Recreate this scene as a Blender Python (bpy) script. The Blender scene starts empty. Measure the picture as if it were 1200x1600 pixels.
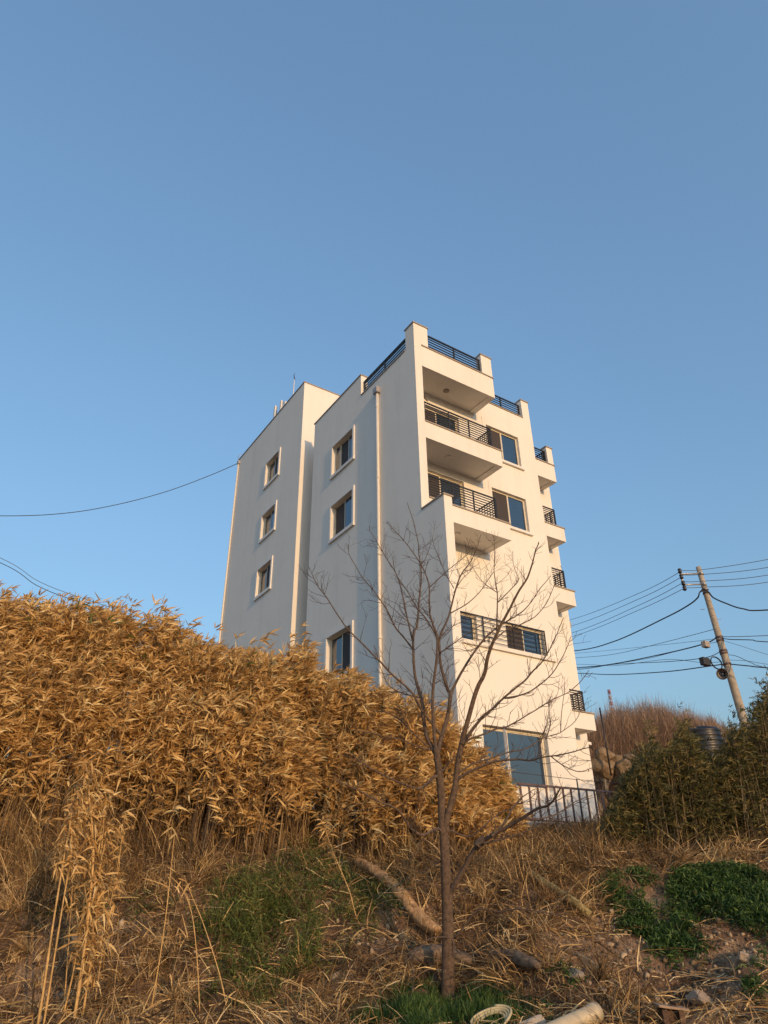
import bpy, math
import numpy as np
from mathutils import Matrix, Vector
rng = np.random.default_rng(11)
sc = bpy.context.scene
COL = sc.collection

# ------------------------------------------------------------------ camera
F_PX = 1072.94                                   # focal length in pixels of the 1200x1600 frame
CAM_R = np.array([0.83598446, -0.54858514, -0.01357631])
CAM_U = np.array([-0.2578989, -0.41460727, 0.87269065])
CAM_B = np.array([-0.48437396, -0.72605451, -0.48808474])
cam = bpy.data.cameras.new("camera")
cam.sensor_fit = 'VERTICAL'; cam.sensor_height = 36.0
cam.lens = F_PX / 1600.0 * 36.0
cam.clip_start = 0.05; cam.clip_end = 3000
cam_o = bpy.data.objects.new("camera", cam); COL.objects.link(cam_o)
m = Matrix.Identity(4)
for i in range(3):
    m[i][0] = CAM_R[i]; m[i][1] = CAM_U[i]; m[i][2] = CAM_B[i]
cam_o.matrix_world = m
sc.camera = cam_o

# ------------------------------------------------------------------ light
SUN_TO = Vector((-0.085, -1.0, 0.205)).normalized()   # towards the sun
world = bpy.data.worlds.new("World"); sc.world = world; world.use_nodes = True
wn = world.node_tree; bg = wn.nodes["Background"]
sky = wn.nodes.new("ShaderNodeTexSky"); sky.sky_type = 'NISHITA'
sky.sun_disc = False
sky.sun_elevation = math.asin(SUN_TO.z)
sky.sun_rotation = math.atan2(SUN_TO.x, SUN_TO.y)
sky.altitude = 0; sky.air_density = 1.5; sky.dust_density = 4.5; sky.ozone_density = 6.0
gm = wn.nodes.new("ShaderNodeGamma"); gm.inputs[1].default_value = 0.7
wn.links.new(sky.outputs[0], gm.inputs[0]); wn.links.new(gm.outputs[0], bg.inputs[0])
bg.inputs[1].default_value = 0.15
sun = bpy.data.lights.new("sun", 'SUN'); sun.energy = 2.0; sun.angle = math.radians(0.55)
sun.color = (0.54, 0.335, 0.155)
sun_o = bpy.data.objects.new("sun", sun); COL.objects.link(sun_o)
sun_o.rotation_mode = 'QUATERNION'
sun_o.rotation_quaternion = SUN_TO.to_track_quat('Z', 'Y')
sc.view_settings.view_transform = 'Standard'; sc.view_settings.look = 'None'
sc.view_settings.exposure = 1.40; sc.view_settings.gamma = 1.0
sc.cycles.max_bounces = 6; sc.cycles.diffuse_bounces = 3; sc.cycles.transparent_max_bounces = 8

# ------------------------------------------------------------------ geometry helpers
FV = np.array([0.5549, 0.8319]); FV /= np.linalg.norm(FV)       # horizontal forward
RV = np.array([FV[1], -FV[0]])                                  # horizontal right

def ray(px, py):
    c = np.array([(px - 600) / F_PX, -(py - 800) / F_PX, -1.0])
    return CAM_R * c[0] + CAM_U * c[1] + CAM_B * c[2]
def at(px, py, v):
    d = ray(px, py); return d * (v / (d[0] * FV[0] + d[1] * FV[1]))
def on(ax, val, px, py):
    d = ray(px, py); return d * (val / d[ax])
def project(P):
    P = np.asarray(P, float)
    x = P @ CAM_R; y = P @ CAM_U; z = -(P @ CAM_B)
    return 600 + F_PX * x / z, 800 - F_PX * y / z
def uv2xy(u, v):
    return u * RV[0] + v * FV[0], u * RV[1] + v * FV[1]
def sstep(a, b, x):
    t = np.clip((x - a) / (b - a), 0, 1); return t * t * (3 - 2 * t)

_lat = np.random.default_rng(5).random((256, 256))
def vnoise(x, y, s):
    x = np.asarray(x, float) / s + 1000.3; y = np.asarray(y, float) / s + 1000.7
    xi = np.floor(x).astype(int); yi = np.floor(y).astype(int)
    fx = x - xi; fy = y - yi; fx = fx * fx * (3 - 2 * fx); fy = fy * fy * (3 - 2 * fy)
    g = lambda a, b: _lat[a % 256, b % 256]
    return ((g(xi, yi) * (1 - fx) + g(xi + 1, yi) * fx) * (1 - fy) +
            (g(xi, yi + 1) * (1 - fx) + g(xi + 1, yi + 1) * fx) * fy) - 0.5

PV = [-60, 0, 8, 10, 11, 12.1, 13.2, 15, 17, 19.0, 20, 24, 30, 900]
PZ = [-1.6, -1.6, -1.42, -1.2, -1.06, -0.48, 0.14, 0.74, 1.12, 1.36, 1.42, 1.5, 1.8, 1.8]
def ground(u, v, fine=True):
    u = np.asarray(u, float); v = np.asarray(v, float)
    z = np.interp(v, PV, PZ)
    z = z + sstep(0.5, 6, -u) * sstep(11.5, 19, v) * 1.9
    z = z + sstep(24.6, 31, v) * sstep(7.2, 9.5, u) * 3.6
    z = z + sstep(3.0, 8.0, u) * sstep(10.2, 12.5, v) * (1 - sstep(15, 19, v)) * 0.22
    if fine:
        k = sstep(7.5, 9.5, v) * (1 - sstep(18.5, 19.5, v) * 0.9)
        z = z + k * (1 - .75 * sstep(16.5, 18.5, v) * sstep(1, 3, u)) * (vnoise(u, v, 1.3) * 0.40 + vnoise(u, v, 0.45) * 0.22 + vnoise(u, v, 0.17) * 0.11)
    return z
def gpt(u, v):
    x, y = uv2xy(u, v); return np.stack([x, y, ground(u, v)], -1)
def pix_to_ground(px, py, v0=9.0, v1=30):
    """first point of the terrain along the ray through a pixel"""
    d = ray(px, py); fwd = d[0] * FV[0] + d[1] * FV[1]
    vs = np.arange(v0, v1, 0.02)
    P = d[None, :] * (vs / fwd)[:, None]
    u = P[:, 0] * RV[0] + P[:, 1] * RV[1]
    hit = np.nonzero(P[:, 2] <= ground(u, vs))[0]
    i = hit[0] if len(hit) else len(vs) - 1
    return P[i], u[i], vs[i]

# ------------------------------------------------------------------ object helpers
def props(o, label=None, cat=None, group=None, kind=None):
    if label: o["label"] = label
    if cat: o["category"] = cat
    if group: o["group"] = group
    if kind: o["kind"] = kind
    return o
class Thing:
    def __init__(s, name, loc, label, cat, group=None):
        s.loc = np.array(loc, float)
        s.o = bpy.data.objects.new(name, None); COL.objects.link(s.o)
        s.o.empty_display_size = 0.2
        s.o.location = tuple(s.loc); props(s.o, label, cat, group)
class MB:
    """collects faces; build() links them as ONE mesh object"""
    def __init__(s): s.V = []; s.F = []; s.n = 0; s.sm = []
    def add(s, v, f, smooth=False):
        s.V.append(np.asarray(v, float).reshape(-1, 3))
        for q in f: s.F.append([i + s.n for i in q]); s.sm.append(smooth)
        s.n += len(v); return s
    def box(s, x0, x1, y0, y1, z0, z1):
        if x0 > x1: x0, x1 = x1, x0
        if y0 > y1: y0, y1 = y1, y0
        v = [(x, y, z) for x in (x0, x1) for y in (y0, y1) for z in (z0, z1)]
        return s.add(v, [(0, 1, 3, 2), (4, 6, 7, 5), (0, 4, 5, 1), (2, 3, 7, 6), (0, 2, 6, 4), (1, 5, 7, 3)])
    def tube(s, pts, rad, n=8, cap=True, smooth=True):
        P = np.asarray(pts, float); k = len(P)
        R = np.full(k, rad) if np.isscalar(rad) else np.asarray(rad, float)
        T = np.gradient(P, axis=0); T /= np.linalg.norm(T, axis=1)[:, None] + 1e-12
        ref = np.array([0, 0, 1.0]) if abs(T[0][2]) < 0.9 else np.array([1.0, 0, 0])
        vs = []
        a = np.linspace(0, 2 * np.pi, n, endpoint=False)
        A = np.cross(T[0], ref); A /= np.linalg.norm(A)
        for i in range(k):
            A = A - T[i] * (A @ T[i]); A /= np.linalg.norm(A) + 1e-12
            B = np.cross(T[i], A)
            vs.append(P[i] + R[i] * (np.cos(a)[:, None] * A + np.sin(a)[:, None] * B))
        f = [(i * n + j, i * n + (j + 1) % n, (i + 1) * n + (j + 1) % n, (i + 1) * n + j)
             for i in range(k - 1) for j in range(n)]
        if cap: f += [tuple(range(n))[::-1], tuple((k - 1) * n + j for j in range(n))]
        return s.add(np.concatenate(vs), f, smooth)
    def build(s, name, mat, parent=None, bevel=0, **kw):
        V = np.concatenate(s.V) if s.V else np.zeros((0, 3))
        par = None
        if isinstance(parent, Thing): V = V - parent.loc; par = parent.o
        elif isinstance(parent, tuple): V = V - parent[0].loc; par = parent[1]
        me = bpy.data.meshes.new(name)
        me.from_pydata([tuple(x) for x in V], [], s.F)
        me.polygons.foreach_set("use_smooth", s.sm)
        me.materials.append(mat); me.update()
        o = bpy.data.objects.new(name, me); COL.objects.link(o)
        if par: o.parent = par
        if bevel:
            b = o.modifiers.new("bevel", 'BEVEL'); b.width = bevel; b.segments = 2; b.limit_method = 'ANGLE'
        return props(o, **kw)

def fast_mesh(name, V, loops, starts, totals, mat, rnd=None, parent=None, smooth=False, **kw):
    if isinstance(parent, Thing): V = V - parent.loc
    me = bpy.data.meshes.new(name)
    me.vertices.add(len(V)); me.vertices.foreach_set("co", V.astype(np.float32).ravel())
    me.loops.add(len(loops)); me.loops.foreach_set("vertex_index", loops.astype(np.int32))
    me.polygons.add(len(starts))
    me.polygons.foreach_set("loop_start", starts.astype(np.int32))
    me.polygons.foreach_set("loop_total", totals.astype(np.int32))
    if smooth: me.polygons.foreach_set("use_smooth", np.ones(len(starts), bool))
    if rnd is not None:
        a = me.attributes.new("rnd", 'FLOAT', 'POINT'); a.data.foreach_set("value", rnd.astype(np.float32))
    me.materials.append(mat); me.update(calc_edges=True); me.validate()
    o = bpy.data.objects.new(name, me); COL.objects.link(o)
    if isinstance(parent, Thing): o.parent = parent.o
    return props(o, **kw)

def nrm(a): return a / (np.linalg.norm(a, axis=-1, keepdims=True) + 1e-9)
class Blades:
    """many thin ribbons (leaves, grass, twigs) gathered into one mesh"""
    def __init__(s): s.V = []; s.R = []; s.L = []; s.n = 0; s.nf = 0
    def add(s, base, d, length, width, droop, prof, rnd, side=None, curl=0.0):
        """base (N,3), d (N,3) start direction, droop: how much each bends down, prof: width profile"""
        N = len(base); K = len(prof)
        d = nrm(d)
        if side is None: side = rng.normal(size=(N, 3))
        side = nrm(np.cross(d, side))
        t = np.linspace(0, 1, K)
        P = base[:, None, :] + d[:, None, :] * (t[None, :, None] * length[:, None, None])
        P[:, :, 2] -= (t[None, :] ** 2) * (droop * length)[:, None]
        if curl: P += rng.normal(size=(N, 1, 3)) * (curl * length)[:, None, None] * (t ** 2)[None, :, None] \
                 + rng.normal(size=(N, 1, 3)) * (curl * .5 * length)[:, None, None] * np.sin(t * 5)[None, :, None]
        w = (np.asarray(prof)[None, :] * width[:, None] / 2)[:, :, None] * side[:, None, :]
        V = np.stack([P - w, P + w], 2).reshape(-1, 3)
        q = np.array([[2 * k, 2 * k + 1, 2 * k + 3, 2 * k + 2] for k in range(K - 1)])
        L = (np.arange(N)[:, None, None] * (2 * K) + q[None]).reshape(-1) + s.n
        s.V.append(V); s.R.append(np.repeat(rnd, 2 * K)); s.L.append(L)
        s.n += len(V); s.nf += N * (K - 1)
    def build(s, name, mat, **kw):
        nf = s.nf
        return fast_mesh(name, np.concatenate(s.V), np.concatenate(s.L), np.arange(nf) * 4, np.full(nf, 4),
                         mat, np.concatenate(s.R), **kw)

# ------------------------------------------------------------------ materials
def new_mat(name):
    m = bpy.data.materials.new(name); m.use_nodes = True
    return m, m.node_tree, m.node_tree.nodes["Principled BSDF"]
def noise(nt, scale, detail=4, rough=0.6, vec=None, coord='Object'):
    n = nt.nodes.new("ShaderNodeTexNoise"); n.inputs['Scale'].default_value = scale
    n.inputs['Detail'].default_value = detail; n.inputs['Roughness'].default_value = rough
    if vec is None:
        tc = nt.nodes.new("ShaderNodeTexCoord"); vec = tc.outputs[coord]
    nt.links.new(vec, n.inputs['Vector']); return n
def ramp(nt, fac, stops):
    r = nt.nodes.new("ShaderNodeValToRGB"); e = r.color_ramp.elements
    while len(e) < len(stops): e.new(0.5)
    for el, (p, c) in zip(e, stops): el.position = p; el.color = (*c, 1)
    nt.links.new(fac, r.inputs[0]); return r
def bump(nt, b, h, strength, dist):
    n = nt.nodes.new("ShaderNodeBump"); n.inputs['Strength'].default_value = strength
    n.inputs['Distance'].default_value = dist
    nt.links.new(h, n.inputs['Height']); nt.links.new(n.outputs[0], b.inputs['Normal'])
def mapping(nt, scale):
    tc = nt.nodes.new("ShaderNodeTexCoord"); mp = nt.nodes.new("ShaderNodeMapping")
    mp.inputs['Scale'].default_value = scale
    nt.links.new(tc.outputs['Object'], mp.inputs[0]); return mp.outputs[0]
def plain(name, col, rough=0.6, metal=0.0, var=0.12, scale=8.0, bmp=0.0, bscale=60):
    m, nt, b = new_mat(name)
    n = noise(nt, scale, 5)
    lo = tuple(max(0, c * (1 - var)) for c in col); hi = tuple(min(1, c * (1 + var)) for c in col)
    r = ramp(nt, n.outputs[0], [(0.3, lo), (0.7, hi)])
    nt.links.new(r.outputs[0], b.inputs['Base Color'])
    b.inputs['Roughness'].default_value = rough; b.inputs['Metallic'].default_value = metal
    if bmp:
        n2 = noise(nt, bscale, 3); bump(nt, b, n2.outputs[0], bmp, 0.01)
    return m
def plaster(name, col):
    m, nt, b = new_mat(name)
    big = noise(nt, 0.55, 3)
    streak = noise(nt, 1.0, 4, 0.6, mapping(nt, (2.2, 2.2, 0.16)))
    a = ramp(nt, big.outputs[0], [(0.32, tuple(c * 0.955 for c in col)), (0.65, col)])
    c2 = ramp(nt, streak.outputs[0], [(0.28, (0.93, 0.925, 0.915)), (0.5, (1, 1, 1))])
    mx = nt.nodes.new("ShaderNodeMix"); mx.data_type = 'RGBA'; mx.blend_type = 'MULTIPLY'
    mx.inputs[0].default_value = 0.8
    nt.links.new(a.outputs[0], mx.inputs[6]); nt.links.new(c2.outputs[0], mx.inputs[7])
    nt.links.new(mx.outputs[2], b.inputs['Base Color'])
    b.inputs['Roughness'].default_value = 0.85
    b.inputs['Specular IOR Level'].default_value = 0.2
    f = noise(nt, 45, 5, 0.7); g = noise(nt, 2.5, 3)
    ad = nt.nodes.new("ShaderNodeMath"); ad.operation = 'MULTIPLY_ADD'; ad.inputs[1].default_value = 3.0
    nt.links.new(g.outputs[0], ad.inputs[0]); nt.links.new(f.outputs[0], ad.inputs[2])
    bump(nt, b, ad.outputs[0], 0.18, 0.012)
    return m
def leafmat(name, stops, trans=0.3, rough=0.55, tcol=None):
    m, nt, b = new_mat(name)
    at_ = nt.nodes.new("ShaderNodeAttribute"); at_.attribute_name = "rnd"
    r = ramp(nt, at_.outputs['Fac'], stops)
    nt.links.new(r.outputs[0], b.inputs['Base Color'])
    b.inputs['Roughness'].default_value = rough; b.inputs['Specular IOR Level'].default_value = 0.3
    if trans:
        t = nt.nodes.new("ShaderNodeBsdfTranslucent"); mx = nt.nodes.new("ShaderNodeMixShader")
        mx.inputs[0].default_value = trans
        nt.links.new(r.outputs[0], t.inputs[0])
        nt.links.new(b.outputs[0], mx.inputs[1]); nt.links.new(t.outputs[0], mx.inputs[2])
        nt.links.new(mx.outputs[0], nt.nodes["Material Output"].inputs[0])
    return m
def glassmat(name, col, ior=1.9, rough=0.03):
    m, nt, b = new_mat(name)
    n = noise(nt, 1.3, 2); r = ramp(nt, n.outputs[0], [(0.3, tuple(c * 0.7 for c in col)), (0.7, col)])
    nt.links.new(r.outputs[0], b.inputs['Base Color'])
    b.inputs['Roughness'].default_value = rough; b.inputs['IOR'].default_value = ior
    n2 = noise(nt, 0.9, 1); bump(nt, b, n2.outputs[0], 0.05, 0.02)
    return m

M_PLASTER = plaster("white_plaster", (0.79, 0.745, 0.68))
M_SOFFIT = plain("soffit_paint", (0.76, 0.70, 0.63), 0.8, var=0.03, scale=2)
M_COPING = plain("granite_coping", (0.34, 0.28, 0.23), 0.6, var=0.3, scale=40)
M_RAIL = plain("black_railing_paint", (0.022, 0.020, 0.024), 0.45, 0.2)
M_FRAME = plain("cream_window_frame", (0.68, 0.60, 0.47), 0.4, var=0.04)
M_TRIM = plain("window_trim", (0.76, 0.715, 0.66), 0.6, var=0.03)
M_GLASS = glassmat("dark_window_glass", (0.015, 0.03, 0.05))
M_GLASSB = glassmat("blue_window_glass", (0.012, 0.035, 0.075), 2.1)
M_SCREEN = plain("insect_screen", (0.045, 0.034, 0.031), 0.75, var=0.15, scale=30)
M_PIPE = plain("downpipe_plastic", (0.70, 0.65, 0.58), 0.45, var=0.03)
M_ZINC = plain("grey_hopper", (0.33, 0.32, 0.34), 0.5, var=0.1)
M_BARK = plain("grey_brown_bark", (0.105, 0.066, 0.042), 0.9, var=0.5, scale=22, bmp=0.9, bscale=70)
M_TWIG = plain("twig_bark", (0.075, 0.046, 0.034), 0.8, var=0.25, scale=10)
M_WIRE = plain("black_cable_sheath", (0.03, 0.032, 0.04), 0.6)
M_WIRE2 = plain("thin_grey_wire", (0.10, 0.11, 0.13), 0.6)
M_CONC = plain("pole_concrete", (0.36, 0.31, 0.25), 0.85, var=0.2, scale=6, bmp=0.3)
M_CONC2 = plain("weathered_concrete", (0.40, 0.37, 0.33), 0.9, var=0.3, scale=3, bmp=0.4)
M_STEEL = plain("galvanised_steel", (0.45, 0.43, 0.42), 0.45, 0.5, var=0.15)
M_BROWNMETAL = plain("brown_fence_steel", (0.13, 0.085, 0.085), 0.55, 0.2, var=0.25)

# ------------------------------------------------------------------ ground
def ground_mat():
    m, nt, b = new_mat("dry_soil")
    n1 = noise(nt, 0.9, 6, 0.65); n2 = noise(nt, 7, 6, 0.7); n3 = noise(nt, 38, 4, 0.7)
    r1 = ramp(nt, n1.outputs[0], [(0.30, (0.10, 0.056, 0.032)), (0.50, (0.26, 0.16, 0.10)), (0.70, (0.46, 0.32, 0.21))])
    r2 = ramp(nt, n2.outputs[0], [(0.30, (0.45, 0.42, 0.38)), (0.55, (1, 1, 1)), (0.72, (1.35, 1.25, 1.1))])
    mx = nt.nodes.new("ShaderNodeMix"); mx.data_type = 'RGBA'; mx.blend_type = 'MULTIPLY'; mx.inputs[0].default_value = 1
    nt.links.new(r1.outputs[0], mx.inputs[6]); nt.links.new(r2.outputs[0], mx.inputs[7])
    nt.links.new(mx.outputs[2], b.inputs['Base Color']); b.inputs['Roughness'].default_value = 0.95
    b.inputs['Specular IOR Level'].default_value = 0.1
    ad = nt.nodes.new("ShaderNodeMath"); ad.operation = 'MULTIPLY_ADD'; ad.inputs[1].default_value = 2.0
    nt.links.new(n2.outputs[0], ad.inputs[0]); nt.links.new(n3.outputs[0], ad.inputs[2])
    bump(nt, b, ad.outputs[0], 0.9, 0.05)
    return m
us = np.concatenate([-np.geomspace(700, 15, 22), np.arange(-14, 14.01, 0.09), np.geomspace(15, 700, 22)])
vs = np.concatenate([-np.geomspace(700, 3, 16), np.arange(0, 8, 0.8), np.arange(8, 21, 0.075), np.arange(21, 40, 0.6), np.geomspace(41, 1500, 24)])
UU, VV = np.meshgrid(us, vs)
XX, YY = uv2xy(UU, VV); ZZ = ground(UU, VV)
nu, nv = len(us), len(vs)
idx = np.arange(nu * nv).reshape(nv, nu)
q = np.stack([idx[:-1, :-1], idx[:-1, 1:], idx[1:, 1:], idx[1:, :-1]], -1).reshape(-1)
nf = (nu - 1) * (nv - 1)
fast_mesh("ground", np.stack([XX, YY, ZZ], -1).reshape(-1, 3), q, np.arange(nf) * 4, np.full(nf, 4), ground_mat(), smooth=True, kind="structure")

# ------------------------------------------------------------------ the building
XL, YF, YU, YM = 11.315, 13.73, 14.84, 16.07      # left wall plane, lower fin edge, balcony front, front wall
XR, YR, XE = 18.20, 16.88, 19.70
B0 = 1.0
bld = Thing("apartment_building", (15, 19, 1.7),
            "tall narrow white rendered apartment block with black-railed balconies on the hillside", "building")
def slab_wall(name, ax, c0, c1, A, Z, solid, mat=M_PLASTER, parent=bld, **kw):
    """wall of thickness c0..c1 along axis ax (0:x,1:y); A,Z break points; solid(a,z) tells which cells are wall"""
    mb = MB(); vid = {}
    Vv = []; Ff = []
    def vtx(c, a, z):
        k = (round(c, 4), round(a, 4), round(z, 4))
        if k not in vid:
            vid[k] = len(Vv); Vv.append((c, a, z) if ax == 0 else (a, c, z))
        return vid[k]
    na, nz = len(A) - 1, len(Z) - 1
    S = [[solid((A[i] + A[i + 1]) / 2, (Z[j] + Z[j + 1]) / 2) for j in range(nz)] for i in range(na)]
    g = lambda i, j: 0 <= i < na and 0 <= j < nz and S[i][j]
    for i in range(na):
        for j in range(nz):
            if not S[i][j]: continue
            a0, a1, z0, z1 = A[i], A[i + 1], Z[j], Z[j + 1]
            for c in (c0, c1): Ff.append([vtx(c, a0, z0), vtx(c, a1, z0), vtx(c, a1, z1), vtx(c, a0, z1)])
            if not g(i - 1, j): Ff.append([vtx(c0, a0, z0), vtx(c1, a0, z0), vtx(c1, a0, z1), vtx(c0, a0, z1)])
            if not g(i + 1, j): Ff.append([vtx(c0, a1, z0), vtx(c1, a1, z0), vtx(c1, a1, z1), vtx(c0, a1, z1)])
            if not g(i, j - 1): Ff.append([vtx(c0, a0, z0), vtx(c1, a0, z0), vtx(c1, a1, z0), vtx(c0, a1, z0)])
            if not g(i, j + 1): Ff.append([vtx(c0, a0, z1), vtx(c1, a0, z1), vtx(c1, a1, z1), vtx(c0, a1, z1)])
    mb.add(Vv, Ff)
    return mb.build(name, mat, parent, **kw)
def breaks(*v): return sorted(set(round(x, 4) for x in v))
def holes_fn(base, holes):
    return lambda a, z: base(a, z) and not any(h[0] < a < h[1] and h[2] < z < h[3] for h in holes)

# openings: (a0, a1, z0, z1)
HL = [(19.06, 20.66, 14.80, 16.20), (19.03, 20.64, 11.90, 13.36), (19.03, 20.70, 6.52, 8.02)]
A = breaks(YF, YU, 15.36, 18.49, 22.43, *[h[k] for h in HL for k in (0, 1)])
Z = breaks(B0, 10.48, 17.43, 18.37, 18.50, *[h[k] for h in HL for k in (2, 3)])
def left_solid(a, z):
    if a < YU: return z < 10.48
    if a < 15.36: return z < 18.37
    if a < 18.49: return z < 17.43
    return z < 18.50
slab_wall("left_wall", 0, XL, XL + 0.31, A, Z, holes_fn(left_solid, HL))
XI = XL + 0.31
HF = [(15.62, 17.33, 14.78, 16.23), (15.58, 17.31, 11.86, 13.31), (12.2, 14.22, 14.06, 15.93), (12.2, 14.22, 11.06, 13.09),
      (12.6, 14.28, 7.06, 8.00), (15.55, 17.31, 7.06, 8.00), (14.17, 16.86, 2.75, 4.49)]
A = breaks(XI, XR, 17.79, 14.77, *[h[k] for h in HF for k in (0, 1)])
Z = breaks(B0, 16.62, 17.40, 18.35, *[h[k] for h in HF for k in (2, 3)])
slab_wall("front_wall", 1, YM, YM + 0.28, A, Z, holes_fn(lambda a, z: z < (18.35 if a > 17.79 else 17.40) and not (a < 14.77 and z > 16.62), HF))
mb = MB()
mb.box(XR - 0.3, XR, YM + 0.28, 22.13, B0, 17.4)                    # right side wall of the main block
mb.box(XI, XR, 22.13, 22.43, B0, 18.30)                             # rear wall
mb.box(XI, XR - .3, YM + 0.28, 22.13, 16.45, 16.62)                 # roof deck
mb.build("rear_and_side_walls", M_PLASTER, bld)
slab_wall("stair_wing_wall", 1, YR, YR + 0.25, breaks(XR, XE), breaks(B0, 15.48), lambda a, z: True)
mb = MB(); mb.box(XE - 0.25, XE, YR + 0.25, 22.43, B0, 15.48); mb.box(XR, XE - .25, YR + .25, 22.43, 15.2, 15.35)
mb.box(13.3, 17.9, 22.43, 23.54, B0, 17.9)
mb.build("stair_wing_side", M_PLASTER, bld)
# rear-left wing
XW, YW, ZW = 11.22, 23.54, 21.66
HW = [(25.90, 27.36, 17.72, 19.06), (25.90, 27.36, 14.76, 16.06), (25.90, 27.36, 11.86, 13.20)]
slab_wall("rear_wing_left_wall", 0, XW, XW + 0.3, breaks(YW, 31.55, *[h[k] for h in HW for k in (0, 1)]),
          breaks(B0, ZW, *[h[k] for h in HW for k in (2, 3)]), holes_fn(lambda a, z: True, HW))
mb = MB(); mb.box(XW + .3, 17.5, YW, YW + .3, B0, ZW); mb.box(XW + .3, 17.5, 31.25, 31.55, B0, ZW)
mb.box(17.2, 17.5, YW + .3, 31.25, B0, ZW); mb.box(XW + .3, 17.2, YW + .3, 31.25, 20.7, 20.9)
mb.build("rear_wing_walls", M_PLASTER, bld)

# copings (stone caps on the parapets)
def pieces(name, mat, parent, boxes, bevel=0):
    for b_ in boxes: MB().box(*b_).build(name, mat, parent, bevel=bevel)
T = 0.045; O = 0.035
def cap(mb, x0, x1, y0, y1, z): mb.box(x0 - O, x1 + O, y0 - O, y1 + O, z + .001, z + T)
def capb(x0, x1, y0, y1, z): return (x0 - O, x1 + O, y0 - O, y1 + O, z + .001, z + T)
pieces("coping", M_COPING, bld, [
    capb(XL, XI, 18.49, 22.43, 18.50), capb(XL, XI, YU, 15.36, 18.37), (XL - O, XI + O, 15.36 + O + .002, 18.49 - O - .002, 17.431, 17.43 + T),
    capb(XL, XI, YF, YU - O - .003, 10.48), (XW - O, XW + .3 + O, YW - O, 31.55 + O, ZW + .001, ZW + T),
    (XW + .302 + O, 17.5, YW - O, YW + .3 + O, ZW + .001, ZW + T), (15.09, 17.78, YM - O, YM + .28, 17.401, 17.40 + T),
    capb(17.79, XR, YM, YM + .28, 18.35), (XI + O + .002, XR, 22.13, 22.43 + O, 18.301, 18.30 + T)])

# balconies -----------------------------------------------------------------
def rail_run(mb, p0, p1, z0, z1, nbar, posts, r=0.0125, post=0.02):
    """horizontal-bar railing between two plan points"""
    p0 = np.array(p0, float); p1 = np.array(p1, float); d = p1 - p0; L = np.linalg.norm(d); d /= L
    n = np.array([-d[1], d[0]])
    def bar(a, b, za, zb, w, h):
        q0 = p0 + d * a; q1 = p0 + d * b
        v = [(*(q + n * s * w), z) for q in (q0, q1) for s in (-1, 1) for z in (za, zb)]
        mb.add(v, [(0, 1, 3, 2), (4, 6, 7, 5), (0, 4, 5, 1), (2, 3, 7, 6), (0, 2, 6, 4), (1, 5, 7, 3)])
    for i in range(nbar):
        z = z1 - (z1 - z0 - 0.05) * i / (nbar - 1)
        w = r * (1.7 if i == 0 else 1.0)
        bar(0, L, z - w, z + w, w, w)
    for t in posts:
        a = t * L; bar(max(0, a - post), min(L, a + post), z0, z1 - r, post * 0.9, 0)
def balcony(name, x0, x1, y0, y1, zb, zt, side, slab_y0=None):
    """front panel, right-hand side panel, floor slab with a drip groove below"""
    mb = MB()
    mb.box(x0, x1, y0, y0 + 0.13, zb, zt)
    mb.box(x1 - side, x1, y0 + 0.13, y1, zb, zt)
    mb.box(x0, x1 - side, y0 + 0.13, y1, zb + 0.05, zb + 0.2)
    b = mb.build(name, M_PLASTER, bld)
    pieces("coping", M_COPING, (bld, b), [(x0 + .002, x1 + O, y0 - O, y0 + .13 + O, zt + .001, zt + T), (x1 - side - O, x1 + O, y0 + .132 + O, y1, zt + .001, zt + T)])
    return b
def soffit_lamp(b, px, py, z, r=0.12, mat=None):
    p = on(2, z, px, py)
    mb = MB(); mb.tube([(p[0], p[1], z + .045), (p[0], p[1], z - 0.02), (p[0], p[1], z - .035)], [r, r, r * .8], 20)
    mb.build("ceiling_lamp", mat or M_COPING, (bld, b))
def railing(b, runs, z0, z1, nbar, **kw):
    mb = MB()
    for p0, p1, posts in runs: rail_run(mb, p0, p1, z0, z1, nbar, posts, **kw)
    return mb.build("railing", M_RAIL, (bld, b))
BX1 = 15.05
b = balcony("balcony", XI, BX1, YU, YM, 16.46, 17.40, 0.26)
soffit_lamp(b, 697, 610.5, 16.51)
for xa, xb_ in ((XI, 11.95), (14.53, BX1)):
    pp = MB().box(xa, xb_, YU, YU + .30, 17.40 + T, 18.38).build("corner_pillar", M_PLASTER, (bld, b))
    MB().box(xa + (O + .002 if xa == XI else -O), xb_ + O, YU - O, YU + .3 + O, 18.381, 18.38 + T).build("pillar_coping", M_COPING, (bld, b))
railing(b, [((11.97, YU + .09), (14.52, YU + .09), (0.01, .5, .985))], 17.46, 18.13, 6, r=.016, post=.026)
b = balcony("balcony", XI, BX1, YU, YM, 13.35, 14.01, 0.26)
soffit_lamp(b, 700.5, 713.5, 13.40, mat=M_SOFFIT)
railing(b, [((11.66, YU + .09), (14.70, YU + .09), (0.01, .36, .66, .99)), ((14.72, YU + .09), (14.72, YM - .01), (0.0, .98))], 14.07, 14.92, 9)
b = balcony("balcony", XI, BX1, YU, YM, 10.40, 11.01, 0.26)
soffit_lamp(b, 714, 834, 10.45, mat=M_SOFFIT)
railing(b, [((11.66, YU + .09), (14.58, YU + .09), (0.01, .36, .66, .99)), ((14.60, YU + .09), (14.60, YM - .01), (0.0, .98))], 11.07, 11.92, 9)
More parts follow.
